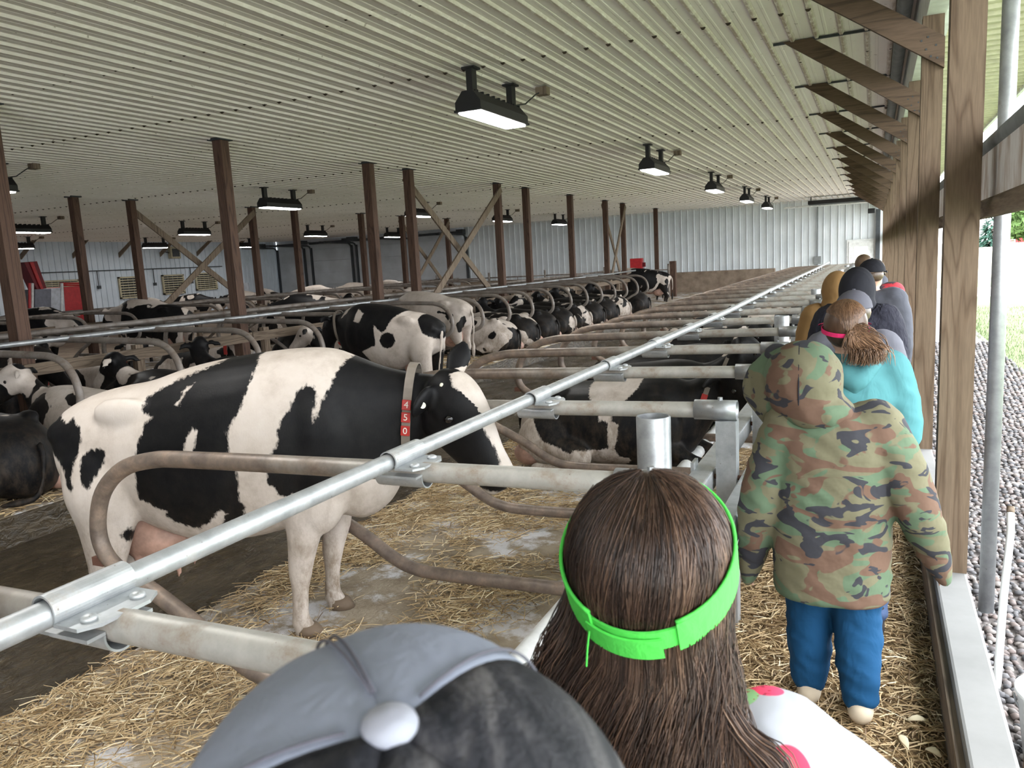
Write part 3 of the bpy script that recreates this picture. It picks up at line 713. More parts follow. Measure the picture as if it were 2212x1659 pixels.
def cow_standing(hind_drop=0.0, headyaw=0, voxel=.026, smooth=6, lowhead=0, ears=None, headx=0):
    """origin under the fore feet, z=0 at the fore hooves, facing +x; hind hooves stand hind_drop lower"""
    mb = MB(); h = hind_drop
    S_ = [(-1.33, 1.18, .98, .10), (-1.27, 1.25, .80, .18), (-1.12, 1.32, .72, .235), (-.95, 1.36, .66, .265), (-.78, 1.385, .57, .29), (-.55, 1.45, .50, .325), (-.28, 1.495, .515, .345), (0, 1.52, .575, .315), (.2, 1.515, .62, .265), (.33, 1.47, .595, .225), (.47, 1.41, .68, .175), (.57, 1.38, .85, .14), (.67, 1.36, .995, .115), (.75, 1.35, 1.06, .10)]
    loft_body(mb, S_)
    for s in (-1, 1):
        blob(mb, (-.84, s*.225, 1.255), (.16, .045, .08)); blob(mb, (-1.24, s*.13, 1.13), (.09, .06, .08))
        blob(mb, (.12, s*.2, 1.05), (.22, .1, .33)); blob(mb, (.1, s*.17, .75), (.17, .09, .2))
        # fore leg
        fx = 0 if s < 0 else .07
        limb(mb, [(.06 + fx*.4, s*.17, .78, .09, .13), (.03 + fx, s*.175, .55, .07, .09), (.0 + fx, s*.17, .40, .058, .068), (-.01 + fx, s*.165, .34, .058, .062), (-.02 + fx, s*.165, .24, .042, .046), (-.03 + fx, s*.165, .12, .042, .046), (-.03 + fx, s*.165, .075, .05, .054), (-.01 + fx, s*.165, .03, .05, .058), (-.005 + fx, s*.165, .0, .055, .066)])
        hx = 0 if s < 0 else -.1
        limb(mb, [(-1.05 + hx*.3, s*.17, 1.0, .10, .21), (-1.02 + hx*.5, s*.2, .8, .11, .21), (-1.03 + hx*.8, s*.2, .62, .085, .155), (-1.07 + hx, s*.19, .46 - h*.4, .06, .095), (-1.12 + hx, s*.18, .35 - h*.6, .052, .074), (-1.10 + hx, s*.175, .27 - h*.75, .04, .056), (-1.07 + hx, s*.175, .14 - h, .038, .046), (-1.08 + hx, s*.175, .09 - h, .048, .054), (-1.06 + hx, s*.175, .035 - h, .05, .06), (-1.05 + hx, s*.175, .0 - h, .055, .066)])
    HD = [(.70, 1.25, .15, .09), (.78, 1.205, .19, .122), (.85, 1.13, .178, .118), (.925, 1.02, .145, .095), (.99, .925, .115, .080), (1.045, .85, .1, .082), (1.085, .795, .085, .075)]
    if lowhead: HD = [(x - .02*lowhead, z - .1*lowhead, a, b_) for x, z, a, b_ in HD]
    if headx: HD = [(x + headx, z, a*1.05, b_*1.05) for x, z, a, b_ in HD]
    piv = (.66, 0)
    turn = loft_head(mb, HD, headyaw, piv)
    me_ears = MB()
    for s in (-1, 1):
        ear = [(.745, s*.11, 1.30, .03, .02), (.735, s*.17, 1.31, .055, .022), (.725, s*.24, 1.295, .06, .02), (.72, s*.30, 1.265, .035, .014), (.72, s*.325, 1.25, .012, .008)]
        if ears: ear = ears[0 if s < 0 else 1]
        ear = [(*turn(p[:3]), p[3], p[4]) for p in ear]
        limb(mb, ear, side=(1, .2, .1) if ears and s > 0 else (.3, 0, 1), n=12)
    blob(mb, turn((.82 + headx, -.1, 1.165)), (.05, .035, .04)); blob(mb, turn((.82 + headx, .1, 1.165)), (.05, .035, .04))
    me = fuse(mb, voxel, smooth, 'cow_body')
    return me, turn
def cow_parts(par, turn, drop=0, udder=True, tailz=1.14, headx=0):
    if udder:
        ub = MB(); blob(ub, (-.84, 0, .53), (.2, .18, .14)); blob(ub, (-.93, 0, .57), (.15, .16, .19))
        for x, y in ((-.72, -.09), (-.72, .09), (-.93, -.1), (-.93, .1)): limb(ub, [(x, y, .42, .028), (x, y, .35, .02), (x, y, .31, .014)], n=8, per=2)
        um = fuse(ub, .022, 4, 'udder'); um.materials.append(MATS['udder_skin']); inst('udder', um, par)
    for s in (-1, 1):
        e = MB(); blob(e, (0, 0, 0), (.024, .012, .02)); inst('eye', e.mesh('eye', 'eye', True), par, turn((.87 + headx, s*(.119 + headx*.2), 1.15)))
    tl = MB(); limb(tl, [(-1.32, .02, tailz, .035), (-1.36, .05, tailz - .12, .03), (-1.35, .1, tailz - .4, .022), (-1.32, .12, .5, .02), (-1.31, .12, .4, .035), (-1.3, .12, .25 - drop, .045), (-1.3, .12, .12 - drop, .02)], n=10)
    return tl
# ------------------------------------------------------------------ foreground cow, standing half out of her stall
PSI = R_(20); FX, FY = -2.77, 3.2
def local_map(fx, fy, psi, zb, off):
    d = Vector((math.cos(psi), math.sin(psi), 0)); nn = Vector((-d.y, d.x, 0)); F = Vector((fx, fy, 0))
    def f(px):
        o = F + nn*off; r = ray(*px); t = (o - EYE).dot(nn)/r.dot(nn); p = EYE + r*t
        return ((p - F).dot(d), p.z - zb)
    return f
cow1 = thing('cow', 'black and white dairy cow with red collar tags 4 5 0 standing nearest', 'cow', (FX, FY, BED), PSI, 'cows')
HY = R_(-21)
me, turn = cow_standing(.2, HY, .0155, 7, ears=([(.80, -.10, 1.285, .03, .02), (.80, -.14, 1.275, .055, .026), (.795, -.19, 1.245, .066, .026), (.785, -.235, 1.21, .05, .02), (.78, -.26, 1.19, .02, .01)], [(.80, .08, 1.32, .03, .02), (.81, .13, 1.37, .06, .026), (.82, .17, 1.43, .068, .026), (.825, .20, 1.48, .045, .018), (.825, .21, 1.505, .015, .01)]), headx=.035)
me.materials.append(MATS['coat_marked'])
V = verts(me)
fl = local_map(FX, FY, PSI, BED, -.29); fh = local_map(FX, FY, PSI, BED, -.12)
PB = [[(115,925),(128,912),(142,925),(157,935),(160,960),(155,990),(150,1010),(148,1040),(155,1055),(152,1064),(140,1056),(125,1020),(60,980),(60,905)],
      [(170,990),(178,980),(190,975),(205,972),(218,974),(222,985),(218,1005),(205,1030),(195,1050),(190,1060),(180,1050),(172,1035),(168,1015)],
      [(515,760),(535,797),(532,834),(522,881),(498,931),(503,947),(505,981),(522,1021),(522,1078),(530,1085),(528,1115),(478,1138),(480,1128),(492,1108),(482,1101),(475,1101),(451,1131),(418,1148),(371,1131),(354,1118),(358,1106),(338,1101),(321,1091),(294,1081),(294,1051),(288,1008),(298,954),(311,914),(328,902),(304,899),(298,887),(298,864),(354,830),(428,798),(468,770)],
      [(725,740),(740,777),(720,790),(700,840),(692,867),(677,914),(672,901),(677,861),(669,840),(655,834),(635,847),(625,881),(609,907),(600,941),(604,954),(589,984),(580,1021),(584,1048),(595,1048),(602,1068),(619,1078),(635,1066),(645,1073),(655,1100),(686,1090),(720,1060),(760,1050),(800,1038),(807,1054),(815,1064),(830,1058),(847,1061),(864,1044),(930,1060),(1180,1080),(1200,650),(800,650)],
      [(252,1160),(268,1145),(272,1170),(262,1182)]]
PW = [[(403,832),(390,850),(386,867),(380,877),(373,874),(381,864),(383,847)], [(420,922),(433,929),(431,954),(423,978),(406,978),(405,961),(413,937)]]
BLZ = [(972,804),(985,780),(998,775),(1020,780),(1045,817),(1070,847),(1080,887),(1100,917),(1120,944),(1135,974),(1150,1015),(1100,1018),(1078,1006),(1085,988),(1070,957),(1054,927),(1034,901),(1021,877),(998,847),(981,827)]
P2 = V[:, [0, 2]]
blk = np.max([sdf_poly(P2, [fl(q) for q in poly]) for poly in PB], axis=0)
wht = np.max([sdf_poly(P2, [fl(q) for q in poly]) for poly in PW], axis=0)
blk = np.where(V[:, 1] < .05, np.minimum(blk, -wht), blk)
far_ = V[:, 1] > .12                                     # the far flank carries its own patches
alt = np.max([sdf_poly(P2 + np.array([.22, -.03]), [fl(q) for q in poly]) for poly in PB], axis=0)
blk = np.where(far_, np.maximum(np.minimum(blk, alt + .1), np.where(V[:, 0] > .4, blk, -1)), blk)
hb = sdf_poly(P2, [fh(q) for q in BLZ])
hb = np.where(V[:, 0] > .72, hb - np.maximum(0, V[:, 1] - .09)*1.5, -1)
ears = ((np.abs(V[:, 1]) > .19) & (V[:, 0] > .6) & (V[:, 2] > 1.12)) | ((V[:, 2] > 1.375) & (V[:, 0] > .72))
blk = np.where(ears, .05, np.minimum(blk, -hb))
legs = np.clip((.46 - V[:, 2])*4, 0, 1)*.3
fattr(me, 'patch', np.where(V[:, 2] < .55, blk - legs*(V[:, 2] < .46), blk))
body = inst('body', me, cow1)
tl = cow_parts(cow1, turn, .2, headx=.035); tlm = fuse(tl, .018, 3, 'tail'); tlm.materials.append(MATS['coat_random']); o = inst('tail', tlm, cow1); o['white'] = .56; o['seed'] = 3.0
for nm, x, y, z in (('fore', .0, -.165, 0), ('fore', .07, .165, 0), ('hind', -1.05, -.175, -.2), ('hind', -1.15, .175, -.2)):
    hm = MB().rings([ring((x + dx, y, z + zz), (0, 1, 0), (1, 0, 0), a, b_, b_, 2.2, 14) for zz, a, b_, dx in ((.002, .056, .076, .014), (.03, .054, .07, .01), (.06, .046, .054, 0))]).mesh('hoof', 'hoof', True); inst('hoof', hm, cow1)
def collar(par, secs, tags, txt, w=.045, side=-1, tagsize=(.055, .075)):
    """secs: centre, half-width, half-height, tilt dir; strap ring + red tags with digits"""
    (cx_, cy_, cz_), a, bt, u = secs; u = Vector(u).normalized(); sdir = Vector((0, 1, 0)); ax = sdir.cross(u)
    st = MB(); rr = []
    for off, e in ((-w/2, 0), (w/2, 0), (w/2, .006), (-w/2, .006), (-w/2, 0)):
        rr.append(ring(Vector((cx_, cy_, cz_)) + ax*off, sdir, u, a + e, bt + e, bt + e, 2.2, 32))
    st.rings(rr, False); st.obj('collar', 'collar', par, smooth=False)
    for i, (ang, ch) in enumerate(zip(tags, txt)):
        th = R_(ang); co, si = math.cos(th), math.sin(th)
        p = Vector((cx_, cy_, cz_)) + sdir*side*math.copysign(abs(co)**(2/2.2), co)*(a + .012) + u*math.copysign(abs(si)**(2/2.2), si)*(bt + .012)
        nrm_ = (sdir*side*co/(a) + u*si/(bt)).normalized(); dn = -u + nrm_*nrm_.dot(u); dn.normalize(); xx = dn.cross(nrm_).normalized()
        Mx = Matrix((( -xx.x, -dn.x, nrm_.x, p.x), (-xx.y, -dn.y, nrm_.y, p.y), (-xx.z, -dn.z, nrm_.z, p.z), (0, 0, 0, 1)))
        if Mx.to_3x3().determinant() < 0: Mx = Matrix(((xx.x, -dn.x, nrm_.x, p.x), (xx.y, -dn.y, nrm_.y, p.y), (xx.z, -dn.z, nrm_.z, p.z), (0, 0, 0, 1)))
        tg = MB().box(-tagsize[0]/2, tagsize[0]/2, -tagsize[1]/2, tagsize[1]/2, -.006, .006).obj('number_tag', 'tag_red', par, bevel=.003); tg.matrix_local = Mx
        if ch:
            tc_ = bpy.data.curves.new('digit', 'FONT'); tc_.body = ch; tc_.size = tagsize[1]*.92; tc_.align_x = 'CENTER'; tc_.align_y = 'CENTER'; tc_.extrude = .0008; tc_.materials.append(MATS['print_white'])
            to = bpy.data.objects.new('digit', tc_); COL.objects.link(to)
            dm = bpy.data.meshes.new_from_object(to.evaluated_get(bpy.context.evaluated_depsgraph_get())); bpy.data.objects.remove(to); inst('digit', dm, tg, (0, 0, .0068))
collar(cow1, ((.615, 0, 1.145), .148, .27, (.12, 0, 1)), (14, 2.2, -9.6), '450', tagsize=(.046, .052))
# ear tag
tgm = MB().lathe([(0, -.004), (.016, -.004), (.016, .004), (0, .004)], 12).mesh('ear_tag', 'tag_white'); inst('ear_tag', tgm, cow1, turn((.815, -.215, 1.235)), (R_(80), 0, R_(20)))
hb_ = MB(); blob(hb_, (0, 0, 0), (.022, .02, .022)); inst('horn_bud', hb_.mesh('horn_bud', 'tag_white', True), cow1, turn((.86, -.085, 1.31)))

# ------------------------------------------------------------------ generic cows
stand_me, sturn = cow_standing(0, 0, .03, 6, 1); stand_me.materials.append(MATS['coat_random'])
def cow_lying(headturn=0, headz=0, voxel=.03, near=False, legs=True):
    mb = MB()
    loft_body(mb, [(-1.2, .5, .1, .14), (-1.12, .62, .03, .26), (-.95, .72, 0, .36), (-.75, .78, 0, .42), (-.45, .80, 0, .45), (-.15, .83, 0, .43), (.12, .86, 0, .37), (.3, .85, .03, .3), (.45, .82, .1, .23), (.58, .86, .28, .16), (.68, .92 + headz*.4, .48 + headz*.3, .125), (.78, .99 + headz*.7, .66 + headz*.6, .105), (.85, 1.03 + headz, .74 + headz, .10)])
    for s in (-1, 1):
        blob(mb, (-.78, s*.24, .74), (.13, .07, .07)); blob(mb, (-.82, s*.36, .28), (.33, .14, .26)); blob(mb, (.2, s*.26, .42), (.25, .12, .32))
        limb(mb, [(.3, s*.26, .25, .1), (.5, s*.27, .13, .075), (.62, s*.27, .09, .06), (.5, s*.31, .06, .045), (.34, s*.33, .05, .045), (.26, s*.34, .04, .055)])
    limb(mb, [(-.75, -.38, .25, .14), (-.48, -.46, .17, .11), (-.45, -.5, .1, .07), (-.62, -.55, .06, .045), (-.8, -.56, .05, .05), (-.88, -.56, .045, .06)])
    limb(mb, [(-.7, .42, .2, .13), (-.45, .5, .12, .09), (-.3, .52, .08, .06), (-.12, .5, .05, .045), (.02, .48, .05, .055)])
    dz = headz - .27
    HD = [(.78, 1.22 + dz, .13, .09), (.86, 1.205 + dz, .17, .118), (.95, 1.14 + dz, .165, .115), (1.05, 1.05 + dz, .135, .092), (1.14, .975 + dz, .11, .080), (1.22, .915 + dz, .098, .082), (1.27, .875 + dz, .08, .072)]
    turn = loft_head(mb, HD, headturn, (.72, 0))
    for s in (-1, 1):
        ear = [(.80, s*.1, 1.27 + dz, .03, .02), (.78, s*.17, 1.26 + dz, .05, .022), (.765, s*.24, 1.235 + dz, .055, .02), (.755, s*.3, 1.20 + dz, .03, .014)]
        limb(mb, [(*turn(p[:3]), p[3], p[4]) for p in ear], side=(.3, 0, 1), n=12)
    return fuse(mb, voxel, 6, 'cow_body'), turn, dz
lie = [cow_lying(R_(0), 0), cow_lying(R_(35), .03), cow_lying(R_(-40), .05)]
for L_ in lie: L_[0].materials.append(MATS['coat_random'])
eyem = MB(); blob(eyem, (0, 0, 0), (.024, .012, .02)); eyem = eyem.mesh('eye', 'eye', True)
ltail = MB(); limb(ltail, [(-1.22, 0, .52, .035), (-1.28, .03, .4, .03), (-1.3, .08, .2, .025), (-1.28, .16, .06, .03), (-1.2, .3, .04, .04), (-1.1, .4, .035, .015)], n=10); ltail = fuse(ltail, .025, 2, 'tail'); ltail.materials.append(MATS['coat_random'])
stail = cow_parts.__globals__['MB'](); limb(stail, [(-1.33, 0, 1.14, .035), (-1.40, 0, 1.02, .03), (-1.42, .01, .75, .022), (-1.40, .02, .5, .02), (-1.40, .02, .4, .035), (-1.39, .02, .25, .04), (-1.39, .02, .15, .015)], n=10); stail = fuse(stail, .025, 2, 'tail'); stail.materials.append(MATS['coat_random'])
lcol = MB()
rr = [ring((.66 + o_, 0, .70), (0, 1, 0), (.35, 0, 1), .135 + e, .235 + e, .235 + e, 2.2, 24) for o_, e in ((-.02, 0), (.02, 0), (.02, .008), (-.02, .008), (-.02, 0))]
lcol.rings(rr, False); lcolm = lcol.mesh('collar', 'collar')
ltag = MB().box(-.04, .04, -.15, -.135, -.09, .09).mesh('number_tag', 'tag_red')
udm = MB(); blob(udm, (-.83, 0, .52), (.24, .19, .17)); blob(udm, (-.95, 0, .58), (.15, .16, .2)); udm = fuse(udm, .035, 4, 'udder'); udm.materials.append(MATS['udder_skin'])
ludm = MB(); blob(ludm, (-1.02, -.3, .13), (.2, .17, .13)); ludm = fuse(ludm, .035, 4, 'udder'); ludm.materials.append(MATS['udder_skin'])
def lying(x, y, z, rz, var, white, seed, lab, sc=1.0, mirror=False, col=True):
    me, trn, dz = lie[var]
    c = thing('cow', lab, 'cow', (x, y, z), rz, 'cows'); c.scale = (sc, -sc if mirror else sc, sc)
    for nm, mm in (('body', me), ('tail', ltail)):
        o = inst(nm, mm, c); o['white'] = white - .05; o['seed'] = float(seed)
    for s in (-1, 1): inst('eye', eyem, c, trn((.955, s*.115, 1.16 + dz)))
    inst('udder', ludm, c)
    if col: inst('collar', lcolm, c); inst('number_tag', ltag, c, (.64, 0, .72)); inst('number_tag', ltag, c, (.64, .285, .72))
    return c
def standing(x, y, z, rz, white, seed, lab, sc=1.0, me=None):
    c = thing('cow', lab, 'cow', (x, y, z), rz, 'cows'); c.scale = (sc,)*3
    for nm, mm in (('body', me or stand_me), ('tail', stail)):
        o = inst(nm, mm, c); o['white'] = white; o['seed'] = float(seed)
    for s in (-1, 1): inst('eye', eyem, c, sturn((.845, s*.118, 1.055)))
    inst('udder', udm, c)
    return c
# ------------------------------------------------------------------ marked cow standing in the middle row
def marked(me, fmap, base_black, polys, sel, zlim=.0):
    V = verts(me); P2 = V[:, [0, 2]]
    s = np.max([sdf_poly(P2, [fmap(q) for q in poly]) for poly in polys], axis=0)
    return V, (-s if base_black else s)
PB_ = R_(175); bx_, by_, bs = -6.5, 9.2, .92
cow2 = thing('cow', 'mostly black cow with white belly patches standing behind the nearest cow', 'cow', (bx_, by_, -.1), PB_, 'cows'); cow2.scale = (bs,)*3
me2, turn2 = cow_standing(.25, R_(-8), .026, 6, .4); me2.materials.append(MATS['coat_marked'])
f0 = local_map(bx_, by_, PB_, -.1, .29); fb = lambda q: tuple(c/bs for c in f0(q))
WB = [[(729,630),(769,628),(760,645),(740,658),(734,678),(720,690),(724,675)], [(762,668),(779,678),(774,698),(760,696)],
      [(862,665),(884,645),(921,650),(891,675),(889,691),(904,721),(921,731),(938,745),(951,715),(965,715),(960,748),(950,860),(880,860),(801,790),(780,760),(814,745),(807,701),(824,718),(831,715),(841,688)]]
BB = [[(837,718),(848,722),(853,735),(848,748),(837,753),(826,748),(821,735),(826,722)]]
V2, s2 = marked(me2, fb, True, WB, 0)
hole = np.max([sdf_poly(V2[:, [0, 2]], [fb(q) for q in p]) for p in BB], axis=0)
s2 = np.maximum(s2, hole); s2 = np.where(V2[:, 2] < .5, s2 - .1*(V2[:, 2] < .45), s2)
s2 = np.where((V2[:, 1] < -.05), np.maximum(s2, -.02 + .1*np.sin(V2[:, 0]*5)), s2)
fattr(me2, 'patch', s2); inst('body', me2, cow2)
tl = cow_parts(cow2, turn2, .1); tlm = fuse(tl, .025, 3, 'tail'); tlm.materials.append(MATS['coat_random']); o = inst('tail', tlm, cow2); o['white'] = .52; o['seed'] = 5.0
collar(cow2, ((.60, 0, 1.145), .148, .27, (.12, 0, 1)), (-60,), [''], side=1)

# nearest lying cow, marked
cx3, cy3, cs3, cz3 = -1.86, 6.62, .93, -.09
cow3 = thing('cow', 'black cow with white saddle patch lying in the near row behind the front post', 'cow', (cx3, cy3, cz3), 0, 'cows'); cow3.scale = (cs3,)*3
me3, turn3, dz3 = cow_lying(R_(-22), -.13, .02); me3.materials.append(MATS['coat_marked'])
f0c = local_map(cx3, cy3, 0, cz3, -.4); fc = lambda q: tuple(c/cs3 for c in f0c(q))
WC = [[(1379,760),(1432,755),(1433,812),(1373,813),(1365,847),(1351,862),(1320,889),(1320,910),(1335,918),(1332,953),(1324,971),(1335,995),(1317,997),(1244,983),(1247,966),(1292,974),(1313,969),(1312,913),(1301,907),(1294,913),(1291,889),(1265,862),(1259,850),(1253,839),(1301,819)],
      [(1030,850),(1110,870),(1150,904),(1177,950),(1207,959),(1244,975),(1322,1001),(1322,1060),(1000,1060)]]
V3, s3 = marked(me3, fc, True, WC, 0)
s3 = np.where(V3[:, 2] < .14, s3 - .08, s3)
s3 = np.where(V3[:, 1] > .15, np.maximum(s3, .04*np.sin(V3[:, 0]*6 + 1)), s3)
tn = [turn3((x, 0, z + dz3)) for x, z in ((.9, 1.4), (1.15, 1.1), (1.3, .98))]
fattr(me3, 'patch', s3); inst('body', me3, cow3)
o = inst('tail', ltail, cow3); o['white'] = .45; o['seed'] = 9.0
inst('udder', ludm, cow3)
for s in (-1, 1): inst('eye', eyem, cow3, turn3((.955, s*.117, 1.16 + dz3)))
collar(cow3, ((.60, 0, .60), .15, .24, (.3, 0, 1)), (18,), [''])
inst('ear_tag', tgm, cow3, turn3((.765, -.255, 1.235 + dz3)), (R_(80), 0, 0))

# the rest of the near row, heads toward the walkway
lying(-1.95, 9.0, -.1, R_(4), 2, .42, 11.3, 'black cow lying in the near row beyond the one with the white saddle', .95)
lying(-1.95, 7.78, -.1, R_(-3), 1, .44, 4.1, 'dark cow lying in the near row with white blaze under the divider pipes', .93)
lying(-1.95, 11.3, -.1, 0, 0, .45, 7.7, 'cow lying far along the near row beneath the neck rail', .95)
lying(-1.95, 13.7, -.1, 0, 1, .5, 2.7, 'farthest lying cow of the near row', .95)
# middle row, rumps toward us
mid = [(4.23, .42, 1.7, 'black cow lying at the left edge with her rump toward us', 0), (5.43, .58, 22.4, 'white cow with black patches lying left of the nearest cow', 1), (6.64, .5, 14.2, 'black and white cow lying behind the back of the nearest cow', 0), (7.85, .47, 31.0, 'cow lying just left of the mostly black standing cow', 2), (10.3, .5, 17.0, 'cow lying between the two standing cows of the middle row', 0),
       (14.4, .6, 26.2, 'white cow with dark patches lying right of the grey standing cow', 1), (15.5, .55, 6.3, 'white-rumped cow lying second right of the grey standing cow', 0), (16.6, .42, 12.9, 'dark cow with pale rump lying third right of the grey standing cow', 2), (17.7, .38, 3.4, 'black cow lying fourth right of the grey standing cow', 0), (18.9, .5, 19.8, 'pied cow lying fifth right of the grey standing cow', 1), (20.1, .48, 41.2, 'pied cow lying sixth right of the grey standing cow', 0), (21.3, .4, 8.8, 'dark cow lying seventh right of the grey standing cow', 2), (22.5, .55, 51.0, 'pale pied cow lying farthest along the middle row', 0), (24.7, .45, 61.0, 'dark pied cow lying before the far standing cow', 1)]
for y, w, sd, lab, var in mid: lying(-7.72, y, -.08, R_(180 + (sd*7 % 4) - 2), var, w, sd, lab, .93, col=False)
gy = standing(-8.05, 13.05, -.1, R_(170), .665, 33.3, 'dirty white cow with few black spots standing in the middle row', .93)
fs = standing(-8.6, 30.6, -.2, R_(190), .42, 18.8, 'black cow with tan udder standing at the far end of the middle row', .97)
standing(-9.3, 32.2, -.2, R_(176), .43, 77.0, 'dark cow half hidden behind the far standing cow', .97)
# far side of the middle row, heads toward us
for i, (y, w, sd, lab) in enumerate([(4.9, .4, 71.1, 'black cow with red collar lying beyond the planks at far left'), (6.4, .42, 72.9, 'second cow from the left lying beyond the planks'), (7.9, .45, 73.3, 'black cow with white nose lying beyond the planks'), (9.9, .5, 74.4, 'pied cow lying beyond the planks left of the standing cow'), (13.0, .4, 75.2, 'black cow lying beyond the planks near the X brace'), (15.5, .38, 76.6, 'black cow lying beyond the planks right of the X brace'), (17.2, .42, 78.4, 'black cow beyond the planks, third from the far end'), (19.1, .4, 79.4, 'black cow beyond the planks, second from the far end'), (21.0, .4, 80.1, 'black cow beyond the planks nearest the far end')]):
    lying(-10.4, y, -.08, R_((-5, 4, 0)[i % 3]), (1, 0, 2)[i % 3], w, sd, lab, .92)
standing(-13.4, 16.0, -.35, R_(200), .45, 91.5, 'black and white cow standing in the second alley behind the middle row', 1.06)
standing(-15.6, 12.9, -.2, R_(188), .5, 92.2, 'cow with white shoulders standing in the far row by the left X brace', 1.05)
standing(-17.2, 11.6, -.2, R_(20), .42, 93.8, 'dark cow standing just left of the white-shouldered cow', 1.02)
for i, (x, y, r, w, sd) in enumerate([(-15.4, 9.6, 180, .42, 94.1), (-15.4, 17.0, 180, .52, 95.7), (-15.4, 19.5, 180, .6, 96.4), (-18.6, 16, 0, .45, 97.2), (-15.4, 22, 180, .5, 98.6), (-15.4, 25.6, 180, .55, 99.9), (-18.6, 21, 0, .6, 101.3)]):
    lying(x, y, -.08, R_(r), i % 3, w, sd, 'cow lying in the far double row, %s counted from the left' % ORD[i], 1.0, col=False)
for i, (x, y, r, w, sd) in enumerate([(-22.5, 19.0, 170, .55, 111.0), (-23.0, 21.5, 20, .45, 112.0), (-22.6, 23.4, 185, .6, 113.0), (-23.4, 25.6, 160, .5, 114.0), (-22.2, 27.6, 10, .6, 115.0), (-22.0, 30.0, 190, .62, 116.0), (-21.6, 32.4, 175, .6, 117.0)]):
    standing(x, y, -.25, R_(r), w, sd, 'distant cow standing near the far side wall, %s counted from the left' % ORD[i], 1.0)
# ------------------------------------------------------------------ straw
def straw(name, n, region, lmin, lmax, zfun, label, seed, flat=.5, wid=.0022, keep=None, parent=None, mean=.55):
    rs = np.random.RandomState(seed); mb = MB()
    x0, x1, y0, y1 = region; i = 0
    while i < n:
        x = rs.uniform(x0, x1); y = y0 + (y1 - y0)*rs.uniform(0, 1)**1.35
        if keep and not keep(x, y, rs): n -= .25; continue
        i += 1
        L = rs.uniform(lmin, lmax)*(1 if rs.rand() < .8 else 1.5); a = rs.uniform(0, math.pi*2); z = zfun(x, y) + .004 + rs.uniform(0, .03)*rs.rand()
        dx, dy = math.cos(a), math.sin(a); tl = rs.uniform(-.12, .18)*flat; k = rs.uniform(-.25, .25)
        p0 = Vector((x - dx*L/2, y - dy*L/2, z + max(0, -tl*L))); p1 = Vector((x + dy*k*L*.2, y - dx*k*L*.2, z + abs(tl)*L*.6 + .004)); p2 = Vector((x + dx*L/2, y + dy*L/2, z + max(0, tl*L)))
        w = wid*rs.uniform(.6, 1.7); mb.tube([p0, p1, p2], w, 3, False, float(np.clip(rs.normal(mean, .27), 0, 1)))
    o = mb.obj(name, 'straw', parent); o['kind'] = 'stuff'; o['label'] = label; o['category'] = 'straw'
    return o
def patchy(x, y, rs):
    v = mnoise.noise(Vector((x*1.7, y*1.7, .3))) + .5*mnoise.noise(Vector((x*4, y*4, 1.3)))
    return rs.rand() < .5 + v*1.1 - (.0 if x > -3.0 else -.35)
straw('straw', 34000, (-3.52, -.75, .3, 7.5), .025, .15, lambda x, y: BED, 'loose straw scattered over the nearest stall beds', 1, keep=patchy, wid=.0019)
straw('straw', 3500, (-3.5, -.75, 7, 20), .05, .2, lambda x, y: BED, 'loose straw over the farther stall beds of the near row', 2, wid=.003, keep=patchy)
straw('straw', 19000, (-.6, .25, 1.2, 8), .02, .11, lambda x, y: .0, 'chopped straw covering the walkway floor', 3, wid=.0017, mean=.42)
straw('straw', 2500, (-.6, .25, 8, 20), .05, .15, lambda x, y: .0, 'straw on the far stretch of the walkway', 4, wid=.003)
straw('straw', 7000, (-8.6, -6.5, 2.5, 22), .06, .22, lambda x, y: -.1, 'straw on the middle row of stall beds', 5, wid=.0035)
# lumps of straw on the curb side: a few broad husks
rs = random.Random(5)
for i in range(5):
    x, y = rs.uniform(-.05, .2), rs.uniform(2.4, 3.0); a = rs.uniform(0, 6.28); L = rs.uniform(.05, .09)
    q = MB().rings([ring((x + math.cos(a)*L*t, y + math.sin(a)*L*t, .02 + .012*math.sin(t*3.1)), (-math.sin(a), math.cos(a), .3), (0, 0, 1), .013*math.sin(.3 + 2.6*t) + .001, .002, .002, 2, 8) for t in (0, .25, .5, .75, 1)])
    q.att = [.95]*len(q.v)
    tag(q.obj('corn_husk', 'straw', smooth=True), 'pale dry husk on the walkway straw near the curb, %s' % ['curled', 'longest', 'smallest', 'by the board', 'nearest the boots'][i], 'husk', 'husks on the walkway')

# ------------------------------------------------------------------ outside
og = slab('ground_gravel', .41, 2.0, -6, 60, -.5, -.225, 'gravel_ground', 'strip of river stones outside the curb')
slab('ground_lawn', 2.0, 120, -6, 31, -.5, -.25, 'lawn', 'bright green lawn')
slab('ground_path', 2.0, 120, 31, 37, -.5, -.26, 'gravel_road', 'pale path across the lawn')
slab('ground_verge', .41, 120, 37, 45, -.5, -.25, 'lawn', 'strip of grass beyond the path')
slab('ground_field', -60, 300, 45, 420, -.6, -.24, 'dry_field', 'pale dry field')
def stone_mesh(seed):
    rs = np.random.RandomState(seed); bm = bmesh.new(); bmesh.ops.create_icosphere(bm, subdivisions=1, radius=1)
    sc = np.array([1, rs.uniform(.6, .85), rs.uniform(.4, .6)])
    vs = [tuple(np.array(v.co)*sc*rs.uniform(.85, 1.1)) for v in bm.verts]; bm.verts.index_update()
    fs = [tuple(v.index for v in f.verts) for f in bm.faces]; bm.free(); return vs, fs
SM = [stone_mesh(i) for i in range(6)]
smesh = []
for vs, fs in SM:
    q = MB(); q.add(vs, fs); mm = q.mesh('stone', 'river_stone', True); smesh.append(mm)
rs = np.random.RandomState(4); cells = []
y = 2.3
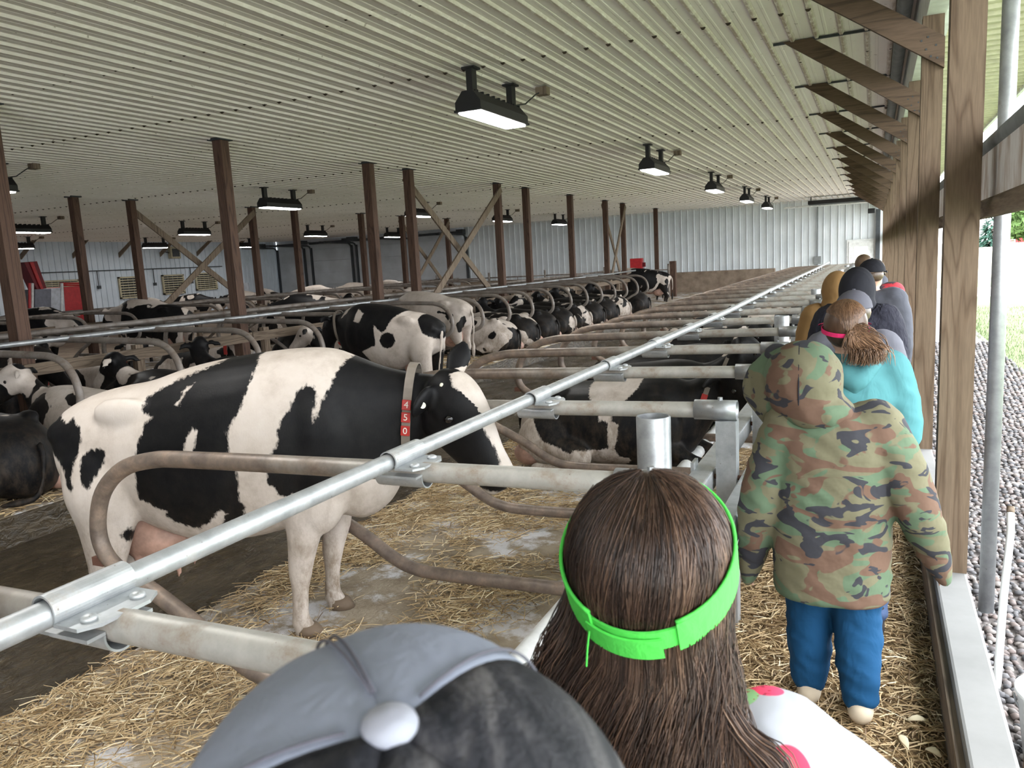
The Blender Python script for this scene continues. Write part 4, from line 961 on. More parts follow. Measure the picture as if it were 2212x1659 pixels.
while y < 17:
    x = .43
    while x < 2.0:
        cells.append((x + rs.uniform(-.012, .012), y + rs.uniform(-.012, .012))); x += .04 + max(0, (y - 6)*.003)
    y += .036 + max(0, (y - 6)*.003)
near = sorted(range(len(cells)), key=lambda i: (cells[i][1] - 2.6)**2 + (cells[i][0] - .55)**2*1.4 if cells[i][1] > 2.75 else 99)[:300]
nset = set(near); mb = MB()
for i, (x, y) in enumerate(cells):
    s = rs.uniform(.019, .032)*(1 + max(0, y - 6)*.05); a = rs.uniform(0, 6.28); tx, ty = rs.uniform(-.4, .4, 2)
    if i in nset: inst('stone', smesh[i % 6], og, (x, y, -.215 + rs.uniform(0, .014)), (tx, ty, a), float(s))
    else:
        Mx = Matrix.Translation((x, y, -.218 + rs.uniform(0, .016))) @ Matrix.Rotation(a, 4, 'Z') @ Matrix.Rotation(tx, 4, 'X')
        vs, fs = SM[i % 6]; mb.add([Mx @ (Vector(v)*s) for v in vs], fs, float(rs.rand()))
o = mb.obj('river_stones', 'river_stone', og, smooth=True); o['kind'] = 'stuff'
# grass blades along the lawn edge
gb = MB(); rs = np.random.RandomState(8)
for i in range(9000):
    x = 1.9 + rs.rand()**2*5; y = rs.uniform(5, 26); L = rs.uniform(.04, .09); a = rs.uniform(0, 6.28); w = .006
    gb.add([(x - w*math.cos(a), y - w*math.sin(a), -.25), (x + w*math.cos(a), y + w*math.sin(a), -.25), (x + rs.uniform(-.03, .03), y + rs.uniform(-.03, .03), -.25 + L)], [(0, 1, 2)])
o = gb.obj('grass', 'lawn'); o['kind'] = 'stuff'; o['label'] = 'grass blades of the lawn beyond the stones'; o['category'] = 'grass'

# galvanised pole, plastic pipe, bucket outside the curb
pl = thing('steel_pole', 'galvanised round steel pole standing outside the curb at right', 'pole', (.565, 4.55, -.22))
MB().tube([(0, 0, 0), (0, 0, 4.0)], .037, 20).obj('pole', 'galvanised_clean', pl, smooth=True)
MB().tube([(0, 0, 0), (0, 0, .012)], .041, 20).obj('base_ring', 'galvanised_clean', pl)
a = onz(2153, 1480, -.2); b_ = ony(2168, 1290, a.y + .18); c_ = ony(2182, 1160, a.y + .3); d_ = ony(2183, 1108, a.y + .36)
pp = thing('plastic_pipe', 'thin bent white plastic pipe leaning beside the steel pole', 'pipe', tuple(a))
MB().tube(smooth_path([Vector((0, 0, -.05)), b_ - a, c_ - a, d_ - a], 4), .0165, 12).obj('pipe', 'white_pvc', pp, smooth=True)
MB().tube([d_ - a, d_ - a + (d_ - c_).normalized()*.03], .0168, 12).obj('cut_end', 'dusty_brace', pp, smooth=True)
bk = thing('bucket', 'white plastic bucket on the stones by the curb', 'bucket', (.66, 3.22, -.2))
def lathe_open(prof, n=28): 
    return MB().rings([[(r*math.cos(2*math.pi*k/n), r*math.sin(2*math.pi*k/n), z) for k in range(n)] for r, z in prof], False)
lathe_open([(.0, 0), (.12, 0), (.15, .26), (.158, .262), (.158, .275), (.148, .275), (.117, .02), (0, .02)]).obj('pail', 'white_pvc', bk, smooth=True)
MB().tube([(.158*math.cos(t), .158*math.sin(t)*.3 - .12 + .12*math.cos(t)**2, .25 - .12*math.sin(t)) for t in [math.pi*k/12 for k in range(13)]], .004, 6).obj('handle', 'galvanised_clean', bk)

# far things outside
def conifer(x, y, z, hgt, rad, lab):
    t_ = thing('spruce_tree', lab, 'tree', (x, y, z)); rs = np.random.RandomState(2); q = MB()
    for k in range(26):
        f = k/26; zz = hgt*(.04 + .94*f); r = rad*(1 - f)**.85 + .06
        for j in range(max(5, int(22*(1 - f)))):
            a = rs.uniform(0, 6.28); rr = r*rs.uniform(.75, 1.1); w = .32*hgt/9*(1 - .5*f)
            tip = Vector((math.cos(a)*rr, math.sin(a)*rr, zz - rr*.28)); sd = Vector((-math.sin(a), math.cos(a), 0))*w
            q.add([Vector((0, 0, zz + .12)), tip*.6 + sd + Vector((0, 0, zz*.4 + .1)), tip, tip*.6 - sd + Vector((0, 0, zz*.4 + .1)), tip*.6 + Vector((0, 0, zz*.4 - w*.7))], [(0, 1, 2), (0, 2, 3), (1, 4, 2), (2, 4, 3)])
    o = q.obj('foliage', 'spruce', t_); o['kind'] = 'stuff'
    MB().tube([(0, 0, -.2), (0, 0, hgt*.5)], hgt*.02, 8).obj('trunk', 'bark', t_)
p = ony(2140, 530, 185); conifer(p.x, p.y, -.25, 8.6, 3.9, 'blue-green spruce beyond the field')
def leafy(x, y, z, hgt, rad, lab, seed):
    t_ = thing('leafy_tree', lab, 'tree', (x, y, z)); rs = np.random.RandomState(seed); q = MB()
    for k in range(1400):
        d = rs.normal(size=3); d /= np.linalg.norm(d); r = rs.uniform(.6, 1)
        c = Vector((d[0]*rad*r, d[1]*rad*r, hgt*.55 + d[2]*hgt*.45*r)); s = rad*.12; e = rs.normal(size=(3, 3))*s
        q.add([c + Vector(e[0]), c + Vector(e[1]), c + Vector(e[2])], [(0, 1, 2)])
    o = q.obj('foliage', 'far_tree', t_); o['kind'] = 'stuff'
    MB().tube([(0, 0, -.2), (0, 0, hgt*.5)], hgt*.025, 8).obj('trunk', 'bark', t_)
p = ony(2218, 520, 200); leafy(p.x, p.y, -.25, 9, 5, 'yellow-green tree at the right edge beyond the field', 3)
p = ony(2330, 520, 190); leafy(p.x, p.y, -.25, 10, 6, 'broad green tree right of the yellow-green tree', 5)
p = ony(2160, 520, 260)
rb = thing('red_barn', 'red barn behind the blue-green spruce', 'barn', (p.x, p.y, -.25))
MB().box(-1, 9, 0, 8, 0, 5).obj('walls', 'red_paint', rb)
MB().prism([(-1.6, 4.8), (4, 9.3), (9.6, 4.8), (4, 8.9)], 1, -.5, 8.5).obj('roof', 'grey_panel', rb)
MB().prism([(-1, 5), (9, 5), (4, 8.9)], 1, .01, .3).obj('gable', 'red_paint', rb)
p = ony(2156, 535, 170); p2 = ony(2192, 530, 170)
fn = thing('white_fence', 'short white rail fence in front of the spruce', 'fence', (p.x, p.y, -.25)); L = p2.x - p.x
for k in range(4): MB().box(L*k/3 - .07, L*k/3 + .07, -.07, .07, 0, 1.3).obj('fence_post', 'white_trim', fn)
for z in (.45, .8, 1.15): MB().box(0, L, -.03, .03, z, z + .14).obj('rail', 'white_trim', fn)
ws = tag(MB().box(-.02, .02, -.02, .02, 0, .7).obj('marker_stake', 'white_trim'), 'thin white marker stake at the edge of the lawn', 'stake'); ws.location = (2.0, 15.5, -.25)

# ------------------------------------------------------------------ far end of the barn
g_ = thing('pipe_gate', 'row of pipe gates before the end wall', 'gate', (0, 33.8, 0))
for k in range(5):
    xa = -8.1 - 2.9*k
    for z in (.35, .75, 1.1): MB().tube([(xa, 0, z), (xa - 2.85, 0, z)], .028, 8).obj('rail', 'galvanised_dirty', g_, smooth=True)
    MB().tube([(xa - 1.4, 0, .35), (xa - 1.4, 0, 1.1)], .022, 8).obj('upright', 'galvanised_dirty', g_)
    MB().tube([(xa, .0, -.3), (xa, .0, 1.35)], .05, 10).obj('gate_post', 'galvanised_dirty', g_)
tag(MB().box(-8.2, -7.95, 34.4, 34.65, -.3, 1.45).obj('wood_post', 'stained_post'), 'short brown post at the right end of the pipe gates', 'post')
p = onz(1372, 568, 1.42)
rx = thing('red_box', 'red box standing above the gates before the end wall', 'box', (-9.9, 35.2, 1.15))
MB().box(-.28, .28, -.15, .15, 0, .5).obj('case', 'red_paint', rx, bevel=.02); MB().box(.28, .4, -.06, .06, .1, .3).obj('outlet', 'dark_red', rx); MB().box(-.06, .06, -.06, .06, -1.5, 0).obj('stand', 'dark_steel', rx)
# conduit and tube heater on the end wall
tag(MB().tube([(-2.35, YB - .1, .9), (-2.35, YB - .1, 3.7)], .03, 8).box(-2.5, -2.2, YB - .15, YB - .06, .95, 1.3).obj('conduit', 'grey_duct'), 'grey conduit and switch box on the end wall left of the walk door', 'conduit')
ht = thing('tube_heater', 'long dark heater unit hung under the ceiling near the end wall', 'heater', (-1.3, 36.2, 3.5))
MB().box(-1.3, 1.1, -.35, .35, .0, .16).obj('hood', 'black_housing', ht, bevel=.02); MB().tube([(-2.3, 0, -.05), (1.0, 0, -.05)], .04, 8).obj('tube', 'white_trim', ht)
for x in (-1.2, 1.0): MB().box(x - .02, x + .02, -.02, .02, .16, .32).obj('hanger', 'dark_steel', ht)
cmx = thing('wall_camera', 'small black camera under the last knee braces', 'camera', (-.15, 36.9, 3.0))
MB().box(-.14, .14, -.1, .1, 0, .2).obj('body', 'black_housing', cmx, bevel=.02); MB().tube([(0, .1, .1), (0, 1.2, .15)], .03, 8).obj('arm', 'black_housing', cmx)
tag(MB().box(.02, .2, YB - .25, YB - .05, -.1, 3.2).obj('door_track', 'dark_steel'), 'dark vertical track at the right end of the end wall', 'track')

# milking robot by the left wall
P_ = lambda x, y, X=-28.0: onx(x, y, X)
mr = thing('milking_robot', 'red and grey milking machine before the far side wall', 'machine', (-28, 0, 0))
def yz(name, x0, x1, pts, mat):
    q = [P_(*p) for p in pts]; MB().prism([(v.y, v.z) for v in q], 0, x0, x1).obj(name, mat, mr, bevel=.01)
yz('grey_cabinet', -.9, .1, [(72, 625), (107, 624), (107, 745), (72, 745)], 'grey_panel')
yz('light_cabinet', -.9, .08, [(107, 624), (137, 621), (143, 745), (107, 745)], 'light_panel')
yz('red_cabinet', -.9, .1, [(134, 620), (185, 617), (185, 745), (143, 745)], 'red_paint')
yz('feed_chute', -.6, -.1, [(56, 566), (84, 564), (105, 623), (84, 626)], 'dark_red')
yz('chute_stripe', -.1, -.04, [(66, 566), (74, 566), (96, 624), (90, 625)], 'red_paint')  # narrow strip in a brighter red along the chute
for z in (612, 616):
    q0, q1 = P_(130, z), P_(184, z); MB().tube([(.0, q0.y, q0.z), (.0, q1.y, q1.z)], .03, 8).obj('guard_rail', 'red_paint', mr)
for x in (60, 66, 130): 
    q0, q1 = P_(x, 612), P_(x, 745); MB().tube([(.1, q0.y, q0.z), (.1, q1.y, q1.z)], .05, 8).obj('frame_post', 'white_trim' if x != 60 else 'red_paint', mr)
q0 = P_(500, 590); q1 = P_(500, 625)
rp = thing('red_column', 'red column with white drum before the far side wall', 'column', (-28, q0.y, 0)); MB().box(-.15, .15, -.18, .18, -.25, q0.z).obj('column', 'red_paint', rp, bevel=.02); MB().tube([(.2, .5, -.25), (.2, .5, 1.5)], .25, 14).obj('drum', 'light_panel', rp)
# ------------------------------------------------------------------ people
simple('skin', (.58, .36, .27), .5, scale=30, var=.08)
m, t, b = nt('camo', .85, 0, .2)
v = coords(t, (1, 1, 1.7)); tc = t.nodes.new('ShaderNodeTexCoord')
def camo_layer(off, scale, lo):
    mp = t.nodes.new('ShaderNodeMapping'); mp.inputs['Location'].default_value = (off, off*.7, off*1.3); mp.inputs['Scale'].default_value = (1, 1, 1.9)
    t.links.new(tc.outputs['Object'], mp.inputs[0])
    return ramp(t, noise(t, mp.outputs[0], scale, 2.2, .5, .9), [(lo, (0, 0, 0)), (lo + .012, (1, 1, 1))]).outputs[0]
c = mixc(t, camo_layer(3.1, 5.2, .5), (.122, .113, .07), (.084, .122, .076))
c = mixc(t, camo_layer(9.4, 5.4, .56), c, (.11, .066, .046))
c = mixc(t, camo_layer(17.9, 7, .57), c, (.032, .032, .038))
t.links.new(c, b.inputs['Base Color']); bump(t, b, noise(t, coords(t), 9, 3), .35, .03)
def cloth(name, col, bmp=.35, scale=11, var=.1, rough=.85):
    m, t, b = nt(name, rough, 0, .15); v = coords(t); n = noise(t, v, 3.5, 3)
    d = tuple(x*(1 - var) for x in col); l = tuple(min(1, x*(1 + var)) for x in col)
    t.links.new(ramp(t, n, [(.3, d), (.7, l)]).outputs[0], b.inputs['Base Color'])
    bump(t, b, noise(t, coords(t, (1, 1, .5)), scale, 3, .5, .6), bmp, .03); return m
cloth('blue_sweatpants', (.006, .045, .11), .5); cloth('teal_fleece', (.066, .195, .21), .35); cloth('grey_cotton', (.13, .13, .155)); cloth('black_puffer', (.022, .022, .032), .9, 20); cloth('black_cotton', (.02, .02, .026)); cloth('brown_canvas', (.25, .145, .06)); cloth('grey_sweater', (.075, .078, .095)); cloth('denim', (.06, .09, .17)); cloth('boot_tan', (.44, .37, .28), .2); cloth('shoe_dark', (.04, .035, .035), .1); cloth('pink_band', (.62, .03, .13), .1); cloth('lime_band', (.09, .62, .09), .12, 60, .05); cloth('cap_grey', (.22, .24, .30), .12, 60, .08); cloth('cap_plum_grey', (.12, .118, .145), .2); cloth('cap_button', (.33, .34, .40), .1, 60, .05)
two('plaid', (.35, .02, .03), (.02, .015, .02), 9, .45, .55, .85)
m, t, b = nt('cap_mesh', .75, 0, .25)
n1 = noise(t, coords(t, (4, 1.2, 1)), 9, 4, .6, .6); t.links.new(ramp(t, n1, [(.38, (.008, .009, .013)), (.52, (.03, .03, .036)), (.66, (.11, .105, .11))]).outputs[0], b.inputs['Base Color'])
bump(t, b, noise(t, coords(t), 260, 2), .5, .003)
def hairmat(name, stops):
    m, t, b = nt(name, .42, 0, .45); at = N(t, 'ShaderNodeAttribute', attribute_name='tint')
    n = noise(t, coords(t, (1, 1, .12)), 60, 4)
    f = mth(t, 'ADD', mth(t, 'MULTIPLY', at.outputs['Fac'], .6), mth(t, 'MULTIPLY', n, .4))
    t.links.new(ramp(t, f, stops).outputs[0], b.inputs['Base Color']); bump(t, b, n, .4, .004)
hairmat('hair_brown', [(.12, (.012, .007, .006)), (.45, (.055, .031, .022)), (.7, (.12, .068, .044)), (.98, (.27, .16, .10))])
hairmat('hair_dark', [(.1, (.03, .018, .01)), (.9, (.13, .08, .05))])
hairmat('hair_auburn', [(.1, (.045, .022, .012)), (.5, (.13, .068, .036)), (.95, (.26, .15, .085))])
# white shirt with fruit print down the body panel
m, t, b = nt('fruit_shirt', .8, 0, .2)
so = t.nodes.new('ShaderNodeSeparateXYZ'); tc = t.nodes.new('ShaderNodeTexCoord'); t.links.new(tc.outputs['Object'], so.inputs[0])
vo = t.nodes.new('ShaderNodeTexVoronoi'); vo.inputs['Scale'].default_value = 15; vo.inputs['Randomness'].default_value = .7
mp = t.nodes.new('ShaderNodeMapping'); mp.inputs['Scale'].default_value = (1, .9, .65); t.links.new(tc.outputs['Object'], mp.inputs[0]); t.links.new(mp.outputs[0], vo.inputs['Vector'])
cell = ramp(t, vo.outputs['Distance'], [(.42, (1, 1, 1)), (.44, (0, 0, 0))])
sv = t.nodes.new('ShaderNodeSeparateColor'); t.links.new(vo.outputs['Color'], sv.inputs[0])
fruit = ramp(t, sv.outputs[0], [(0, (.80, .06, .14)), (.3, (.85, .22, .38)), (.5, (.78, .05, .1)), (.68, (.25, .48, .22)), (.84, (.85, .3, .08))], 'CONSTANT')
seeds = ramp(t, noise(t, tc.outputs['Object'], 120, 1), [(.66, (0, 0, 0)), (.68, (1, 1, 1))])
fr = mixc(t, mth(t, 'MULTIPLY', seeds.outputs[0], .8), fruit.outputs[0], (.3, .02, .05))
inner = ramp(t, mth(t, 'ABSOLUTE', so.outputs[0]), [(.19, (1, 1, 1)), (.194, (0, 0, 0))])
t.links.new(mixc(t, mth(t, 'MULTIPLY', cell.outputs[0], inner.outputs[0]), (.38, .39, .43), fr), b.inputs['Base Color']); bump(t, b, noise(t, coords(t), 10, 3), .3, .02)

def wrinkle(me, amp, seed=0, f=(7, 7, 15)):
    V = verts(me); n = np.empty(len(V)*3); me.vertex_normals.foreach_get('vector', n); n = n.reshape(-1, 3)
    d = np.array([(1 - 2*abs(mnoise.noise(Vector((v[0]*f[0] + seed, v[1]*f[1], v[2]*f[2] + v[0]*9))))) + .6*mnoise.noise(Vector((v[0]*17, v[1]*17 + seed, v[2]*24))) for v in V])
    setverts(me, V + n*(d*amp)[:, None]); return me
def loft_z(mb, secs, per=3, n=26, p=2.3):
    """secs: z, cx, cy, a, b"""
    P = interp(secs, per); R = [ring((q[1], q[2], q[0]), (1, 0, 0), (0, 1, 0), q[3], q[4], q[4], p, n) for q in P]
    def sh(r, f, dz):
        c = sum((Vector(v) for v in r), Vector())/len(r); return [tuple(c + (Vector(v) - c)*f + Vector((0, 0, dz))) for v in r]
    return mb.rings([sh(R[0], .3, -.004), sh(R[0], .93, -.004)] + R + [sh(R[-1], .6, .01), sh(R[-1], .15, .014)])
def person(label, x, y, H, rz=0, top='grey_cotton', bottom='denim', shoe='shoe_dark', elbows=None, wrists=None, feet=None, headturn=0, headoff=(0, 0), hem=.40, bulk=1.0, voxel=.017, detail=True, kind='person', group='people walking in line', headz=None, headscale=1.0):
    th_ = thing('person', label, 'person', (x, y, 0), rz, group); h = H
    el = elbows or [(-.142*h, -.02*h, .62*h), (.142*h, -.02*h, .62*h)]
    wr = wrists or [(-.135*h, .06*h, .49*h), (.135*h, .06*h, .49*h)]
    ft = feet or [(-.06*h, .06*h, 0), (.06*h, -.08*h, 0)]
    sh = [(-.115*h, 0, .80*h), (.115*h, 0, .80*h)]
    hx, hy = headoff; hz = headz or .925*h; hr = .055*h*headscale
    mb = MB()
    loft_z(mb, [(.50*h, 0, 0, .085*h, .062*h), (.58*h, 0, 0, .082*h, .058*h), (.68*h, 0, 0, .09*h, .062*h), (.77*h, 0, 0, .105*h, .062*h), (.82*h, 0, 0, .085*h, .05*h), (.845*h, hx*.2, hy*.2, .04*h, .04*h)])
    limb(mb, [(hx*.2, hy*.2, .82*h, .036*h), (hx*.8, hy*.8, .88*h, .034*h), (hx, hy, hz, .034*h)], side=(1, 0, 0))
    mb.ell((hx, hy - .008*h, hz + .008*h), hr*1.02, hr*1.22, hr*1.2, 18, 12); mb.ell((hx, hy + .018*h, hz - .03*h), hr*.78, hr*.95, hr*.9, 16, 10)
    c_, s_ = math.cos(headturn), math.sin(headturn)
    def ht(a, b_, z): return (hx + c_*a - s_*b_, hy + s_*a + c_*b_, z)
    limb(mb, [(*ht(0, hr*1.1, hz), .008), (*ht(0, hr*1.32, hz - .02*h), .012), (*ht(0, hr*1.15, hz - .026*h), .01)], side=(1, 0, 0), n=8)
    limb(mb, [(*ht(-.018*h, hr*1.0, hz - .048*h), .007), (*ht(0, hr*1.12, hz - .048*h), .009), (*ht(.018*h, hr*1.0, hz - .048*h), .007)], n=8)
    for s in (-1, 1): mb.ell(ht(s*hr*1.02, -.004*h, hz - .006*h), .009, .02, .026, 10, 8)
    for i, s in enumerate((-1, 1)):
        limb(mb, [(*[a*.85 if q == 0 else a - .008*h*(q == 2) for q, a in enumerate(sh[i])], .036*h), (*[(a + b_)/2 for a, b_ in zip(sh[i], el[i])], .03*h), (*el[i], .026*h), (*[(a + b_)/2 for a, b_ in zip(el[i], wr[i])], .025*h), (*wr[i], .018*h)], side=(1, 0, 0))
        d = (Vector(wr[i]) - Vector(el[i])).normalized(); sd = Vector((0, 1, 0)); sd = (sd - d*sd.dot(d)).normalized(); inn = d.cross(sd)*s
        w = Vector(wr[i]); pl_ = w + d*.055*h
        limb(mb, [(*w, .018*h, .012*h), (*(w + d*.03*h), .027*h, .012*h), (*pl_, .026*h, .011*h)], side=tuple(sd), n=12, per=2)
        for k, (o_, L) in enumerate(((-.021, .046), (-.007, .053), (.007, .05), (.02, .039))):
            a0 = pl_ + sd*o_*h; cur = -inn*.012*h
            limb(mb, [(*a0, .0068*h), (*(a0 + d*L*h*.5 + cur*.3), .0064*h), (*(a0 + d*L*h + cur*1.3), .0055*h)], n=8, per=2)
        a0 = w + d*.018*h + sd*.022*h
        limb(mb, [(*a0, .009*h), (*(a0 + d*.022*h + sd*.016*h), .0075*h), (*(a0 + d*.045*h + sd*.02*h), .006*h)], n=8, per=2)
        f = ft[i]; hip = (s*.055*h, 0, .5*h); kn = ((hip[0] + f[0])/2, (f[1])/2 + .035*h, .27*h + f[2]*.5)
        limb(mb, [(*hip, .062*h), (*[(a + b_)/2 for a, b_ in zip(hip, kn)], .05*h), (*kn, .036*h), (*[(a + b_)/2 for a, b_ in zip(kn, (f[0], f[1], .05*h + f[2]))], .034*h), (f[0], f[1], .05*h + f[2], .024*h)], side=(1, 0, 0))
        limb(mb, [(f[0], f[1] - .02*h, .025*h + f[2], .022*h), (f[0], f[1] + .05*h, .02*h + f[2]*.8, .025*h, .018*h), (f[0], f[1] + .1*h, .015*h + f[2]*.6, .022*h, .012*h)], side=(1, 0, 0), per=2)
    bm_ = fuse(mb, voxel*.8, 3, 'body'); bm_.materials.append(MATS['skin']); inst('body', bm_, th_)
    for s in (-1, 1):
        e = MB(); blob(e, (0, 0, 0), (.011, .006, .009)); inst('eye', e.mesh('eye', 'eye', True), th_, ht(s*.024*h, hr*1.03, hz))
    # trousers
    tb = MB(); k = bulk
    loft_z(tb, [(.44*h, 0, 0, .10*h*k, .078*h*k), (.5*h, 0, 0, .105*h*k, .08*h*k), (.58*h, 0, 0, .095*h*k, .07*h*k)])
    for i, s in enumerate((-1, 1)):
        f = ft[i]; hip = (s*.055*h, 0, .5*h); kn = ((hip[0] + f[0])/2, f[1]/2 + .035*h, .27*h + f[2]*.5); an = (f[0], f[1], .06*h + f[2])
        limb(tb, [(*hip, .072*h*k), (*[(a + b_)/2 for a, b_ in zip(hip, kn)], .064*h*k), (*kn, .054*h*k), (*[(a + b_)/2 for a, b_ in zip(kn, an)], .052*h*k), (*an, .04*h*k)], side=(1, 0, 0), n=18)
    tm = wrinkle(fuse(tb, voxel, 4, 'trousers'), .006, H + 3, (6, 6, 17)); tm.materials.append(MATS[bottom]); inst('trousers', tm, th_)
    for i, f in enumerate(ft):
        sb = MB(); limb(sb, [(f[0], f[1] - .03*h, .03*h + f[2], .032*h, .03*h), (f[0], f[1] + .03*h, .03*h + f[2]*.9, .034*h, .03*h), (f[0], f[1] + .1*h, .022*h + f[2]*.6, .032*h, .02*h), (f[0], f[1] + .135*h, .018*h + f[2]*.5, .022*h, .014*h)], side=(1, 0, 0), n=14); limb(sb, [(f[0], f[1], .04*h + f[2], .034*h), (f[0], f[1], .09*h + f[2], .036*h)], side=(1, 0, 0))
        sm_ = fuse(sb, voxel*.8, 3, 'shoe'); sm_.materials.append(MATS[shoe]); o = inst('shoe', sm_, th_)
    # top
    jb = MB()
    loft_z(jb, [(hem*h, 0, 0, .122*h*k, .092*h*k), (hem*h + .03*h, 0, 0, .128*h*k, .098*h*k), (.58*h, 0, 0, .128*h*k, .095*h*k), (.68*h, 0, 0, .128*h*k, .092*h*k), (.76*h, 0, 0, .13*h*k, .085*h*k), (.81*h, 0, 0, .105*h*k, .07*h*k), (.84*h, hx*.1, hy*.1, .06*h, .052*h)])
    for i in range(2):
        w2 = Vector(wr[i]) + (Vector(wr[i]) - Vector(el[i])).normalized()*.01*h
        limb(jb, [(*[a*.85 if q == 0 else a - .008*h*(q == 2) for q, a in enumerate(sh[i])], .062*h*k), (*[(a + b_)/2 for a, b_ in zip(sh[i], el[i])], .053*h*k), (*el[i], .047*h*k), (*[(a + b_)/2 for a, b_ in zip(el[i], w2)], .042*h*k), (*w2, .034*h*k)], side=(1, 0, 0), n=18)
    jm = wrinkle(fuse(jb, voxel, 4, 'jacket'), .0055, H); jm.materials.append(MATS[top]); inst('jacket', jm, th_)
    return th_, ht, (hx, hy, hz, hr)
def fpart(par, name, mb, mat, voxel=.014, smooth=4, tint=None):
    m_ = fuse(mb, voxel, smooth, name); m_.materials.append(MATS[mat])
    if tint is not None: fattr(m_, 'tint', np.full(len(m_.vertices), tint))
    return inst(name, m_, par)
def strands(par, name, paths, mat, r=.0009, tints=None, n=3):
    mb = MB(); rs = np.random.RandomState(1)
    for i, p in enumerate(paths): 
        k = len(p); mb.tube(p, [r*min(1, .35 + 3*(1 - j/(k - 1))) for j in range(k)], n, False, tints[i] if tints is not None else float(rs.rand()))
    o = mb.obj(name, mat, par, smooth=True); o['kind'] = 'stuff'; return o

# child in the camouflage hoodie
P, ht, (hx, hy, hz, hr) = person('child in camouflage hoodie with hood up and blue sweatpants', -.13, 2.98, 1.40, R_(2), 'camo', 'blue_sweatpants', 'boot_tan',
    elbows=[(-.25, -.03, .81), (.27, -.05, .84)], wrists=[(-.285, .04, .585), (.335, .02, .66)], feet=[(-.075, .05, 0), (.105, -.07, .02)], headoff=(-.10, .01), headscale=.95, hem=.335, bulk=1.12, voxel=.0125, headturn=R_(35))
hb2 = MB(); 
hb2.ell((hx - .0, hy - .01, 1.265), .138, .152, .152, 22, 14); hb2.ell((hx - .075, hy + .06, 1.235), .118, .115, .14, 20, 12); limb(hb2, [(hx - .09, hy + .05, 1.35, .05), (hx - .175, hy + .06, 1.24, .045), (hx - .11, hy + .05, 1.12, .045)], n=12); hb2.ell((hx + .05, hy - .03, 1.165), .132, .125, .07, 20, 10)
wrinkle(fpart(P, 'hood', hb2, 'camo', .0115, 5).data, .005, 8, (8, 8, 8))
sm = [(hx - .012 + .004*math.sin(q), hy - .012 - .15*math.sin(q), 1.262 + .152*math.cos(q)) for q in [R_(a) for a in range(-20, 118, 6)]]
MB().tube(sm, .0025, 6).obj('hood_seam', 'black_cotton', P)
wb_ = MB(); loft_z(wb_, [(.462, 0, 0, .158, .122), (.485, 0, 0, .166, .128), (.53, 0, 0, .168, .13), (.545, 0, 0, .16, .124)]); fpart(P, 'waistband', wb_, 'camo', .0125, 2)
for wx in ((-.285, .04, .585), (.335, .02, .66)):
    cf = MB(); w_ = Vector(wx); e_ = Vector((-.25, -.03, .81)) if wx[0] < 0 else Vector((.27, -.05, .84)); d_ = (w_ - e_).normalized()
    limb(cf, [(*(w_ - d_*.03), .056), (*(w_ + d_*.05), .058, .05), (*(w_ + d_*.12), .06, .03)], n=16); fpart(P, 'cuff', cf, 'camo', .012, 2)

# girl in the teal hoodie with pink visor band and ponytail
P, ht, (hx, hy, hz, hr) = person('girl in teal hoodie with pink visor band and brown ponytail', -.085, 3.78, 1.50, R_(6), 'teal_fleece', 'denim', hem=.42, bulk=1.02, voxel=.014, headoff=(-.03, .0), headturn=R_(20))
hm = MB(); hm.ell((hx, hy - .012, hz + .012), hr*1.13, hr*1.33, hr*1.32, 22, 14); fpart(P, 'hair', hm, 'hair_auburn', .012, 3, .0)
pth = []; rs = np.random.RandomState(3)
for i in range(800):
    a, b_ = rs.normal(0, .016, 2); k = rs.uniform(.8, 1.1)
    base = Vector((hx + .02, hy - hr*1.25, hz - .005)); 
    pth.append([base + Vector((a*.4, b_*.3, a*.3)), base + Vector((.02 + a, -.03 + b_*.5, -.015 + b_)), base + Vector((.045 + a*1.8, -.045 + b_, -.05*k + b_)), base + Vector((.06 + a*2.0 + .01*math.sin(i), -.05 + b_*1.5, -.09*k)), base + Vector((.055 + a*2.2 + .012*math.sin(i*1.7), -.05 + b_*1.6, -.135*k))])
strands(P, 'ponytail_strands', [smooth_path(p, 3) for p in pth], 'hair_auburn', .0022)
pt = MB(); limb(pt, [(hx + .02, hy - hr*1.2, hz - .005, .02), (hx + .045, hy - hr*1.25 - .02, hz - .04, .024), (hx + .065, hy - hr*1.25 - .03, hz - .09, .024), (hx + .065, hy - hr*1.25 - .03, hz - .12, .01)]); fpart(P, 'ponytail', pt, 'hair_auburn', .012, 3, .0)
pth = []
for i in range(700):
    ph_ = rs.uniform(math.pi*.95, 2.05*math.pi); t0 = rs.uniform(0, .25); row = []
    for q in np.linspace(t0, 1, 8):
        th2 = q*math.pi*.62; k = 1.02 + .02*rs.rand(); x = hr*1.13*math.sin(th2)*math.cos(ph_ + (1 - q)*0)*k; y_ = hr*1.33*math.sin(th2)*math.sin(ph_)*k; z = hr*1.32*math.cos(th2)*k
        f = max(0, q - .5)*1.2; x = x*(1 - f) + .015*f; row.append((hx + x, hy - .012 + y_, hz + .012 + z))
    pth.append(row)
strands(P, 'hair_strands', pth, 'hair_auburn', .0013)
